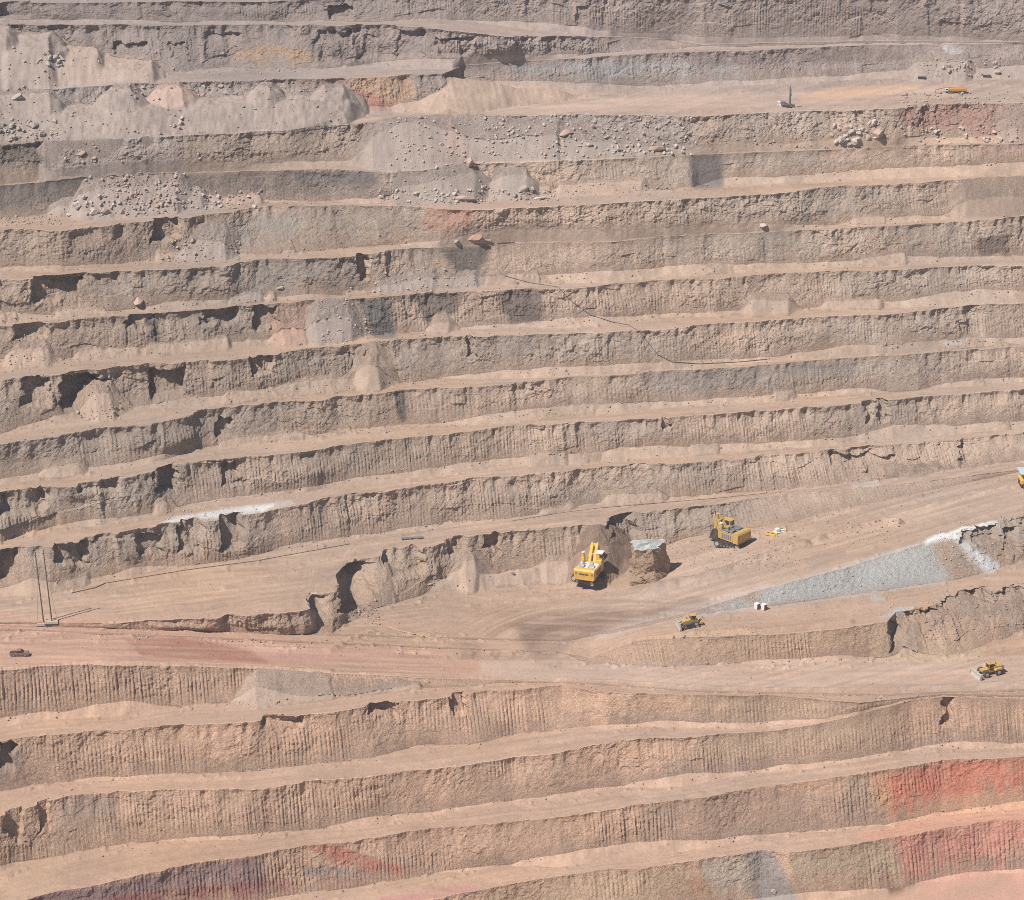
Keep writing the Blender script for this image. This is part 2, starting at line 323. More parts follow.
# alcoves: blast scars and bites out of the faces (photo x, y, half width, half height, depth m)
ALC = [(167, 231, 13, 12, 3.5), (44, 290, 14, 12, 3), (68, 289, 14, 12, 3.2), (36, 393, 14, 14, 3), (82, 393, 20, 17, 5.5), (168, 386, 17, 16, 4),
       (20, 500, 24, 14, 3.5), (168, 478, 10, 14, 3.5), (95, 486, 14, 8, 2.5), (110, 487, 10, 8, 2), (232, 475, 8, 10, 2.2),
       (8, 568, 10, 16, 3.5), (72, 555, 18, 12, 3), (150, 547, 14, 9, 2.5), (192, 534, 12, 16, 3.2), (230, 530, 12, 17, 3.2), (140, 320, 14, 8, 2.5), (220, 318, 18, 8, 2.2),
       (30, 330, 16, 9, 2.2), (15, 10, 14, 10, 3), (130, 55, 16, 12, 2.2), (180, 50, 8, 10, 1.5), (222, 48, 16, 14, 1.6), (335, 48, 18, 16, 1.8), (375, 42, 20, 18, 1.8), (410, 45, 14, 14, 1.6), (455, 48, 18, 10, 1.6),
       (265, 318, 12, 12, 3), (340, 13, 12, 8, 2.5), (405, 555, 18, 20, 3.2), (457, 545, 8, 12, 2), (492, 543, 10, 8, 2.5), (358, 363, 8, 10, 2.2), (262, 365, 10, 10, 2.5), (225, 430, 6, 12, 2.5),
       (362, 267, 6, 12, 3), (470, 345, 5, 12, 2), (625, 533, 13, 22, 3.0), (5, 756, 8, 14, 3), (280, 722, 22, 5, 2), (385, 712, 14, 7, 2.5), (460, 702, 7, 14, 2.0), (15, 822, 10, 18, 1.6), (45, 815, 6, 18, 1.4),
       (640, 458, 5, 8, 1.5), (880, 465, 14, 10, 2), (965, 460, 6, 12, 1.8), (850, 462, 18, 6, 2), (665, 417, 4, 14, 1.6), (870, 412, 4, 10, 1.6), (882, 410, 4, 12, 1.6), (948, 712, 5, 16, 2.0), (895, 636, 5, 16, 2), (970, 600, 10, 10, 2.2), (985, 535, 10, 10, 2.5), (354, 588, 15, 24, 5.0), (320, 604, 6, 10, 2.0), (366, 578, 8, 14, 2.5), (1010, 540, 8, 12, 3), (968, 540, 6, 8, 2), (948, 606, 7, 8, 2.5), (985, 600, 7, 12, 3), (1015, 596, 9, 10, 2.5), (930, 618, 5, 8, 1.6), (912, 622, 4, 12, 1.6)]
alc = np.zeros_like(Yg)
wx = PX + 7 * fbm(PX / 9, PY / 9, None, 3, 71); wy = PY + 5 * fbm(PX / 9, PY / 9, None, 3, 72)
for (ax, ay, hw, hh, d) in ALC:
    c0, c1 = np.searchsorted(xs, [ax - hw - 8, ax + hw + 8])
    q = (slice(None), slice(c0, c1))
    e = np.maximum(np.abs(wx[q] - ax) / hw, np.abs(wy[q] - ay) / hh)
    alc[q] = np.maximum(alc[q], d * sstep(1.08, 0.82, e))
fmask = np.where(isface, sstep(0, .18, rv), np.where(isflat, flatdec, 0)) * np.clip(Hf[own] / 6, 0, 1)
# slanting joints cut across the flutes
jn = noise((s_ * .8 + Zg * 1.1) / 2.6 + kk, (s_ - Zg) / 14, None, 57); jn2 = noise((s_ * .9 - Zg * 0.8) / 3.4 + kk, (s_ + Zg) / 17, None, 58)
joint = -(np.clip(.12 - np.abs(jn - .5), 0, 1) + np.clip(.10 - np.abs(jn2 - .5), 0, 1)) * 7.0 * np.clip(ro - .26, 0, 1) * sstep(.4, .65, noise(s_ / 15 + 7 * kk, Zg / 11, None, 59))
rough = rough + joint
SPM = np.where(isflat, spm[own] * flatdec, spm[own])
disp = (big * (1 - .4 * SPM) + (slab + rough + groove + brk) * (1 - .8 * SPM)) * wrow - alc * fmask * (1 - SPM)
# gravel and smooth fills stay smooth
NX = nrm[own, :, 0]; NY = nrm[own, :, 1]
Xd = Xg + NX * disp; Yd = Yg + NY * disp
# vertical relief of the ground
flatamp = {4: .12, 5: .10, 7: .14, 17: .12}
fa_ = np.array([flatamp.get(int(k), 0.22) for k in rk])[:, None]
zz = fbm(Xg / 5.5, Yg / 4.5, None, 4, 80, 0.55) * np.where(isflat, fa_, np.where(istal, 0.5, 0.0)) * np.where(isflat, np.clip(1.3 - np.abs(rv * 2 - 1) * .6, 0, 1), 1)
zz = zz + np.where(isflat, 1.5 * np.clip(fbm(Xg / 2.0, Yg / 1.8, None, 3, 85) - .30, 0, 1) * (0.15 + sstep(0.5, 1, rv) + sstep(.12, 0, rv)), 0) * (rk > 0)[:, None]
zz = zz + np.where(istal, 0.10 * fbm(s_ / 1.7, Yg / 2, None, 2, 86), 0)
# soft talus/flat meeting
# low edge windrow along parts of the crests
zz = zz + np.where(isface | istal, SPM * (0.55 * fbm(s_ / 2.2, Yg / 2.2, None, 4, 87, .75) + .5 * fbm(s_ / 3.0, Zg / 16, None, 2, 88)), 0)
Zd = Zg + zz
# pit bite behind the small face, left of the loading floor
def in_poly(px, py, poly):
    ins = np.zeros(px.shape, bool); n = len(poly)
    for i in range(n):
        xa, ya = poly[i]; xb, yb = poly[(i + 1) % n]
        if ya == yb: continue
        c = ((ya > py) != (yb > py)) & (px < (xb - xa) * (py - ya) / (yb - ya) + xa)
        ins ^= c
    return ins
bx_, by_ = wx * .25 + PX * .75, wy * .25 + PY * .75
bite = 0
for (ex, ey, rx_, ry_, sk) in ((321, 590, 13, 6.5, .25), (338, 592, 14, 10, -.3), (350, 584, 10, 10, -.6)):
    ee = np.hypot((bx_ - ex) / rx_, (by_ - ey + sk * (bx_ - ex)) / ry_); bite = np.maximum(bite, sstep(1.08, .8, ee))
bite = bite * ((rk == 8)[:, None] & isflat)


# ------------------------------------------------------------------ scree and spoil that has run down over the benches
# (top line of the slide x1, y1, x2, y2 and its foot in the photo, roughness, colour)
SCREE = [
    (449, 77, 610, 95, 520, 107, .5, TAN_S), (430, 578, 560, 564, 495, 590, .7, TAN_S), (612, 548, 634, 562, 624, 582, .9, BROWN_S), (348, 612, 362, 608, 357, 622, 1.8, TAN_S),
    (2, 44, 60, 62, 60, 108, 1.4, PINK_S),
]
# slides that bury a face: face, from x, to x at the head, foot (0 = on the crest below, 1 = at the toe), share of the face buried, roughness, colour
CHORD = [('S', -300, 8, .02, 1, 1.3, GREY_S), ('S', 8, 50, .02, .8, 1.3, GREY_S), ('S', 50, 95, .05, .5, 1.3, (0.395, 0.305, 0.25)), ('S', 95, 150, .1, .3, 1.2, (0.395, 0.305, 0.25)), ('R', -300, 52, .02, 1, 1.3, GREY_S), ('R', 52, 345, .02, .6, 1.5, GREY_S), ('R', 112, 132, .02, 1, 1.3, GREY_S), ('R', 165, 182, .02, 1, 1.3, PINK_S), ('R', 255, 272, .02, .95, 1.3, GREY_S), ('R', 325, 342, .02, .9, 1.3, GREY_S),
         ('Q', 46, 176, 0, 1, .7, GREY_S), ('Q', 120, 150, 0, 1, 1.0, PINK_S), ('Q', 176, 225, .5, .5, .8, GREY_S), ('P', 84, 178, .15, 1, 1.5, GREY_S), ('P', 120, 150, .2, 1, 1.5, PINK_S), ('P', 62, 80, .4, .5, 1.0, GREY_S), ('P', 178, 200, .2, .6, 1.2, GREY_S), ('P', 205, 260, .4, .3, 1.2, PINK_S),
         ('Q', 372, 560, 0, 1, .9, GREY_S), ('Q', 425, 470, 0, 1, .9, PINK_S), ('Q', 560, 690, .05, .9, 1.2, GREY_S), ('P', 396, 476, .2, 1, .7, GREY_S), ('P', 430, 462, .2, 1, .7, PINK_S), ('P', 500, 526, .4, .9, .5, GREY_S), ('P', 560, 640, .7, .35, .7, TAN_S),
         ('O', 186, 226, .4, .8, 1.6, GREY_S), ('N', 380, 432, .3, .75, 1.4, GREY_S), ('N', 436, 476, .4, .7, 1.0, GREY_S), ('N', 268, 276, .3, .8, .9, TAN_S), ('M', 318, 350, .3, 1, 1.4, GREY_S), ('M', 284, 306, .4, .7, 1.2, RED_S), ('M', 434, 450, .5, .45, .7, TAN_S), ('M', 14, 44, .3, .5, 1.8, TAN_S),
         ('L', 369, 377, .25, 1, .8, TAN_S), ('L', 94, 110, .25, .6, 1.6, TAN_S), ('N', -10, 16, .4, .4, 1.8, TAN_S), ('N', 232, 262, .5, .4, 1.4, GREY_S),
         ('Q', 1004, 1300, .3, 1, .8, PINK_S), ('Q', 740, 772, .4, .7, 1.0, GREY_S), ('Q', 786, 884, .4, .5, 1.4, GREY_S), ('O', 962, 1300, .3, 1, .5, TAN_S), ('O', 852, 884, .4, .7, .6, TAN_S), ('N', 862, 905, .5, .4, .6, TAN_S), ('M', 752, 786, .4, .5, .7, TAN_S), ('R', 918, 965, .4, .7, 1.3, GREY_S),
         ('G', 935, 1300, .2, .8, .9, TAN_S), ('G', 905, 920, .3, .6, .5, TAN_S), ('D', 256, 330, .3, 1, .3, TAN_S), ('D', 335, 420, .4, .8, .5, TAN_S), ('F', 594, 606, .3, 1, .9, BROWN_S), ('F', 384, 392, .45, .75, .4, TAN_S), ('F', 466, 474, .5, .7, .4, TAN_S), ('F', 548, 566, .6, .5, .8, TAN_S), ('g', 972, 1040, .3, .5, .8, TAN_S)]
_r = random.Random(5)
for n_ in 'IJKLMNOP':
    for q in range(6):
        c_x = _r.uniform(20, 1004); w_ = _r.choice((6, 14, 26, 40))
        CHORD.append((n_, c_x - w_, c_x + w_, _r.uniform(.3, .7), _r.uniform(.14, .34), _r.uniform(.8, 1.6), (0.385, 0.285, 0.218)))
fillw = np.zeros_like(Yg); fillc = np.zeros(Yg.shape + (3,)); fillr = np.zeros_like(Yg)
def sheet_at(ax, ay):
    j = int(np.argmin(np.abs(xs - ax))); i = int(np.argmin(np.abs(PY[:, j] - ay)))
    return np.array([Xg[i, j], Yg[i, j], Zg[i, j]])
zbest = Zd.copy()
for q, (xa, ya, xb, yb, bx, by, rg, tint) in enumerate(SCREE):
    A = sheet_at(xa, ya); B = sheet_at(xb, yb); F = sheet_at(bx, by)
    ab = B[:2] - A[:2]; tf = np.clip(((F[:2] - A[:2]) @ ab) / max(1e-3, ab @ ab), 0, 1)
    Tp = A + (B - A) * tf
    h = max(0.8, Tp[2] - F[2]); run = np.hypot(*(F[:2] - Tp[:2]))
    if h > .8 * run:
        dz_ = h - .8 * run; A = A - np.array([0, 0, dz_]); B = B - np.array([0, 0, dz_]); h = .8 * run
    push = 5.0 if h > 9.5 else 0.0
    push = min(push, run * .3)
    tn = min(0.95, max(0.3, h / max(run - push, .5))); Rm = h / tn * 1.3 + 4 + push
    c0 = max(0, np.searchsorted(xs, min(xa, xb) - Rm / .27) - 1); c1 = np.searchsorted(xs, max(xa, xb) + Rm / .27) + 1
    sub = (slice(None), slice(c0, c1))
    ok = (Yd[sub] > min(A[1], B[1]) - Rm) & (Yd[sub] < max(A[1], B[1]) + 6)
    if not ok.any(): continue
    X_ = Xd[sub][ok]; Y_ = Yd[sub][ok]; Z_ = zbest[sub][ok]
    u = B[:2] - A[:2]; L2 = max(1e-3, (u ** 2).sum())
    t = np.clip(((X_ - A[0]) * u[0] + (Y_ - A[1]) * u[1]) / L2, 0, 1)
    zt = A[2] + (B[2] - A[2]) * t
    # the line crest is uneven: some parts of the slide start lower
    along = t * math.sqrt(L2)
    zt = zt - h * 0.30 * np.clip(noise(along / 7 + q * 3.1, 0 * along, None, 340) - .35, 0, 1) * min(1, math.sqrt(L2) / 12)
    dx_ = X_ - (A[0] + u[0] * t); dy_ = Y_ - (A[1] + u[1] * t)
    d = np.hypot(dx_, dy_)
    d = d * (1 + 0.22 * fbm(X_ / 8 + q, Y_ / 8, None, 2, 341))
    zf = zt - np.maximum(0, d - push) * tn - np.minimum(d, push) * .12
    zfl = F[2] - (3.0 if 560 < by < 665 else 0.3)                         # past its foot the slide steepens and hangs down the next face as a tongue
    d0 = (zt - .12 * push - zfl) / tn + push
    zf = np.where(zf < zfl, zfl - (d - d0) * 1.3, zf)
    zf = zf + fbm(X_ / 1.7, Y_ / 1.7, None, 3, 342, .7) * 0.5 * rg + 0.2 * fbm(np.arctan2(dx_, -dy_) * 9 + along / 1.5, d / 12, None, 2, 343)
    up = zf > Z_
    w = sstep(0.0, 0.35, zf - Z_)
    zb = zbest[sub]; tmp = zb[ok]; tmp[up] = zf[up]; zb[ok] = tmp; zbest[sub] = zb
    fw_ = fillw[sub]; tmp = fw_[ok]; tmp = np.maximum(tmp, w); fw_[ok] = tmp; fillw[sub] = fw_
    fc = fillc[sub]; tmp = fc[ok]; tmp = tmp * (1 - w[:, None]) + np.array(tint) * w[:, None]; fc[ok] = tmp; fillc[sub] = fc
for q, (fn, xa, xb, ft, hf, rg, tint) in enumerate(CHORD):
    k = ORDER.index(fn); rws = np.where((rk == k) & (rkind != 'back'))[0]; r0, r1 = rws[0], rws[-1] + 1
    hpx_ = float(np.clip(Hf[k].mean() / .29, 10, 60)) * 1.5
    c0 = max(0, np.searchsorted(xs, xa - hpx_ - 10) - 1); c1 = min(NC, np.searchsorted(xs, xb + hpx_ + 10) + 1)
    sub = (slice(r0, r1), slice(c0, c1)); cs = slice(c0, c1)
    Yp_ = prof[3 * k][0][cs]; Yt_ = prof[3 * k + 2][0][cs]; Yc_k = prof[3 * k + 3][0][cs]; zl_ = lev[k][cs]; H_ = np.maximum(.1, lev[k + 1][cs] - zl_)
    ftn = ft + .10 * fbm(xs[cs] / 45 + q, 0 * xs[cs], None, 2, 360)
    hfn = hf * (1 + .16 * fbm(xs[cs] / 30 + q, 0 * xs[cs], None, 2, 361)) if hf < 1 else 1.0 + 0 * H_
    want = -1e9 if ft <= .1 else Yt_ + hfn * (Yc_k - Yt_) - hfn * H_ / .70
    Y0_ = np.maximum(Yp_ + np.clip(ftn, 0.0, .95) * (Yt_ - Yp_), want)
    w_ = min(20, max(1, len(Y0_) // 4)); kern_ = np.ones(2 * w_ + 1) / (2 * w_ + 1)
    Y0_ = np.convolve(np.pad(Y0_, w_, 'edge'), kern_, 'valid'); Yc_k = np.convolve(np.pad(Yc_k, w_, 'edge'), kern_, 'valid')
    X_ = Xd[sub]; Y_ = Yd[sub]
    tn_ = np.maximum(H_ / np.maximum(Yc_k - Y0_, 1.0), .62) if hf >= 1 else .70
    zf = zl_ + np.minimum((Y_ - Y0_) * tn_, hfn * H_ + .1)
    lx = PX[sub] + 6 * fbm(PX[sub] / 14 + q, PY[sub] / 14, None, 2, 362)
    lat = np.maximum(0, np.maximum(xa - lx, lx - xb)) * (Y_.mean() / FPX / .93) * .74
    zf = zf - lat - .004 * lat ** 2
    zf = zf + fbm(X_ / 1.7, Y_ / 1.7, None, 3, 363, .7) * 0.38 * rg + 0.07 * fbm(X_ / 1.4 + q, (Zd[sub] + Y_) / 22, None, 2, 364) + .35 * fbm(X_ / 9 + q, Y_ / 9, None, 2, 365)
    zf = np.where(Y_ < Y0_ - 1.5, -99, zf)
    dz_ = zf - zbest[sub]; w = sstep(0.0, 0.45, dz_)
    zbest[sub] = np.maximum(zbest[sub], zf); fillw[sub] = np.maximum(fillw[sub], w)
    fillc[sub] = fillc[sub] * (1 - w[..., None]) + np.array(tint) * w[..., None]
Zd = zbest
# windrows and safety berms pushed up by the dozers: polyline in the photo, height, half width in m, unevenness
BERM = [([(655, 590), (700, 580), (735, 569), (770, 556), (800, 545)], 1.7, 4.0, .9), ([(818, 541), (850, 529), (885, 521), (898, 524)], 1.3, 2.2, 1.2), ([(560, 681), (612, 683), (687, 688), (768, 690), (880, 690), (1024, 684)], .9, 1.6, .5),
        ([(0, 669), (90, 663), (236, 667), (330, 671)], .7, 1.3, .5), ([(225, 588), (256, 582), (300, 573), (345, 564), (372, 559)], .9, 1.3, .4), ([(512, 527), (590, 521), (612, 519)], .6, 1.2, .5), ([(600, 655), (640, 640), (700, 633), (770, 630), (850, 622)], .8, 2.0, .9),
        ([(770, 590), (838, 573), (920, 545)], .6, 1.2, .6), ([(690, 112), (760, 110), (880, 106)], .8, 1.5, 1.0), ([(330, 650), (350, 640), (372, 632)], .8, 1.8, 1.2), ([(470, 606), (540, 598), (580, 595)], .35, 1.6, 1.0), ([(930, 506), (980, 494), (1024, 484)], .8, 1.5, .8)]
for q, (pl, bh, bw, un) in enumerate(BERM):
    W = [sheet_at(*p) for p in pl]
    for A, B in zip(W[:-1], W[1:]):
        c0 = max(0, np.searchsorted(xs, min(pix(*A)[0], pix(*B)[0]) - 25) - 1); c1 = np.searchsorted(xs, max(pix(*A)[0], pix(*B)[0]) + 25) + 1
        sub = (slice(None), slice(c0, c1)); ok = (np.abs(Zg[sub] - (A[2] + B[2]) / 2) < 5) & (isflat & (Fw[rk] > 3))[sub] & (Yd[sub] > min(A[1], B[1]) - 8) & (Yd[sub] < max(A[1], B[1]) + 8)
        X_ = Xd[sub][ok]; Y_ = Yd[sub][ok]; u = B[:2] - A[:2]; L2 = max(1e-3, u @ u)
        t = np.clip(((X_ - A[0]) * u[0] + (Y_ - A[1]) * u[1]) / L2, 0, 1)
        d = np.hypot(X_ - A[0] - u[0] * t, Y_ - A[1] - u[1] * t)
        hgt = bh * (1 + un * fbm(X_ / 4 + q, Y_ / 4, None, 3, 350)) * np.clip(1 - d / bw, 0, 1) ** .9 + .25 * un * fbm(X_ / 1.2, Y_ / 1.2, None, 2, 351) * (d < bw)
        zb = Zd[sub]; tmp = zb[ok]; base_ = Zg[sub][ok]; tmp = np.maximum(tmp, base_ + hgt); zb[ok] = tmp; Zd[sub] = zb

# ------------------------------------------------------------------ rock and dust colours
def base_colour(px, py, X, Y, Z, face, tal):
    """ground colour; face / tal are 0..1 weights"""
    warm = np.array([0.470, 0.328, 0.240]); grey = np.array([0.352, 0.284, 0.232]); tan = np.array([0.450, 0.330, 0.252])
    dust = np.array([0.420, 0.302, 0.226]); top = np.array([0.300, 0.248, 0.225]); topd = np.array([0.375, 0.295, 0.250])
    low = sstep(520, 700, py)[..., None]; up = sstep(150, 60, py)[..., None]
    n1 = sstep(0.3, 0.7, noise(X / 28, Y / 28 + Z / 17, None, 90))[..., None]
    n2 = sstep(0.35, 0.65, noise(X / 9, Z / 14 + Y / 20, None, 91))[..., None]
    f = grey * (1 - n1 * .6) + tan * (n1 * .6)
    f = f * (1 - low) + (warm * (.55 + .45 * n1) + tan * (.45 - .45 * n1)) * low
    f = f * (1 - up) + top * up
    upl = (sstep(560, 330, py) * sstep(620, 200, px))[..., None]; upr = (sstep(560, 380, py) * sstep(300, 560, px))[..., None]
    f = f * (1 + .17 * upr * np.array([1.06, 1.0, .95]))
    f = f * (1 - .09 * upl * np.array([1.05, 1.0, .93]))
    f = f * np.array([1.07, 1.05, 1.03])
    st = noise(X / 1.6, Z / 13 + Y / 30, None, 92)[..., None] - .5
    f = f * (1 + 0.13 * st + 0.14 * (n2 - .5))
    run = np.clip(noise(X / .62 + Y / 3, Z / 16, None, 94) - .68, 0, 1) * 2.4 * sstep(.35, .6, noise(X / 14, Z / 9, None, 101))
    f = f * (1 - run[..., None]) + dust * 1.05 * run[..., None]          # runs of dust down the face
    d = dust * (1 - up) + topd * up
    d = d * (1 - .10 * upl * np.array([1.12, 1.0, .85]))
    d = d * (1 + 0.13 * fbm(X / 12, Y / 7, None, 3, 93)[..., None] + 0.10 * fbm(X / 1.6, Y / 1.3, None, 3, 94)[..., None])
    hue = fbm(X / 45, Y / 30, None, 2, 97)[..., None]
    d = d * (1 + hue * np.array([0.05, 0.0, -0.06]))
    d = d * (.945 - .02 * low) * (1 + low * np.array([.055, -.004, -.035])); f = f * 1.03 * (1 + low * np.array([.045, -.004, -.03]))
    t = 0.6 * d + 0.4 * f * 1.05
    t = t * (1 + .16 * fbm(X / 1.8, Y / 1.5, None, 3, 133)[..., None])
    w = face[..., None]; u = tal[..., None]
    # dust lies on the lower part of the faces
    return f * w + (1 - w) * (t * u + d * (1 - u))
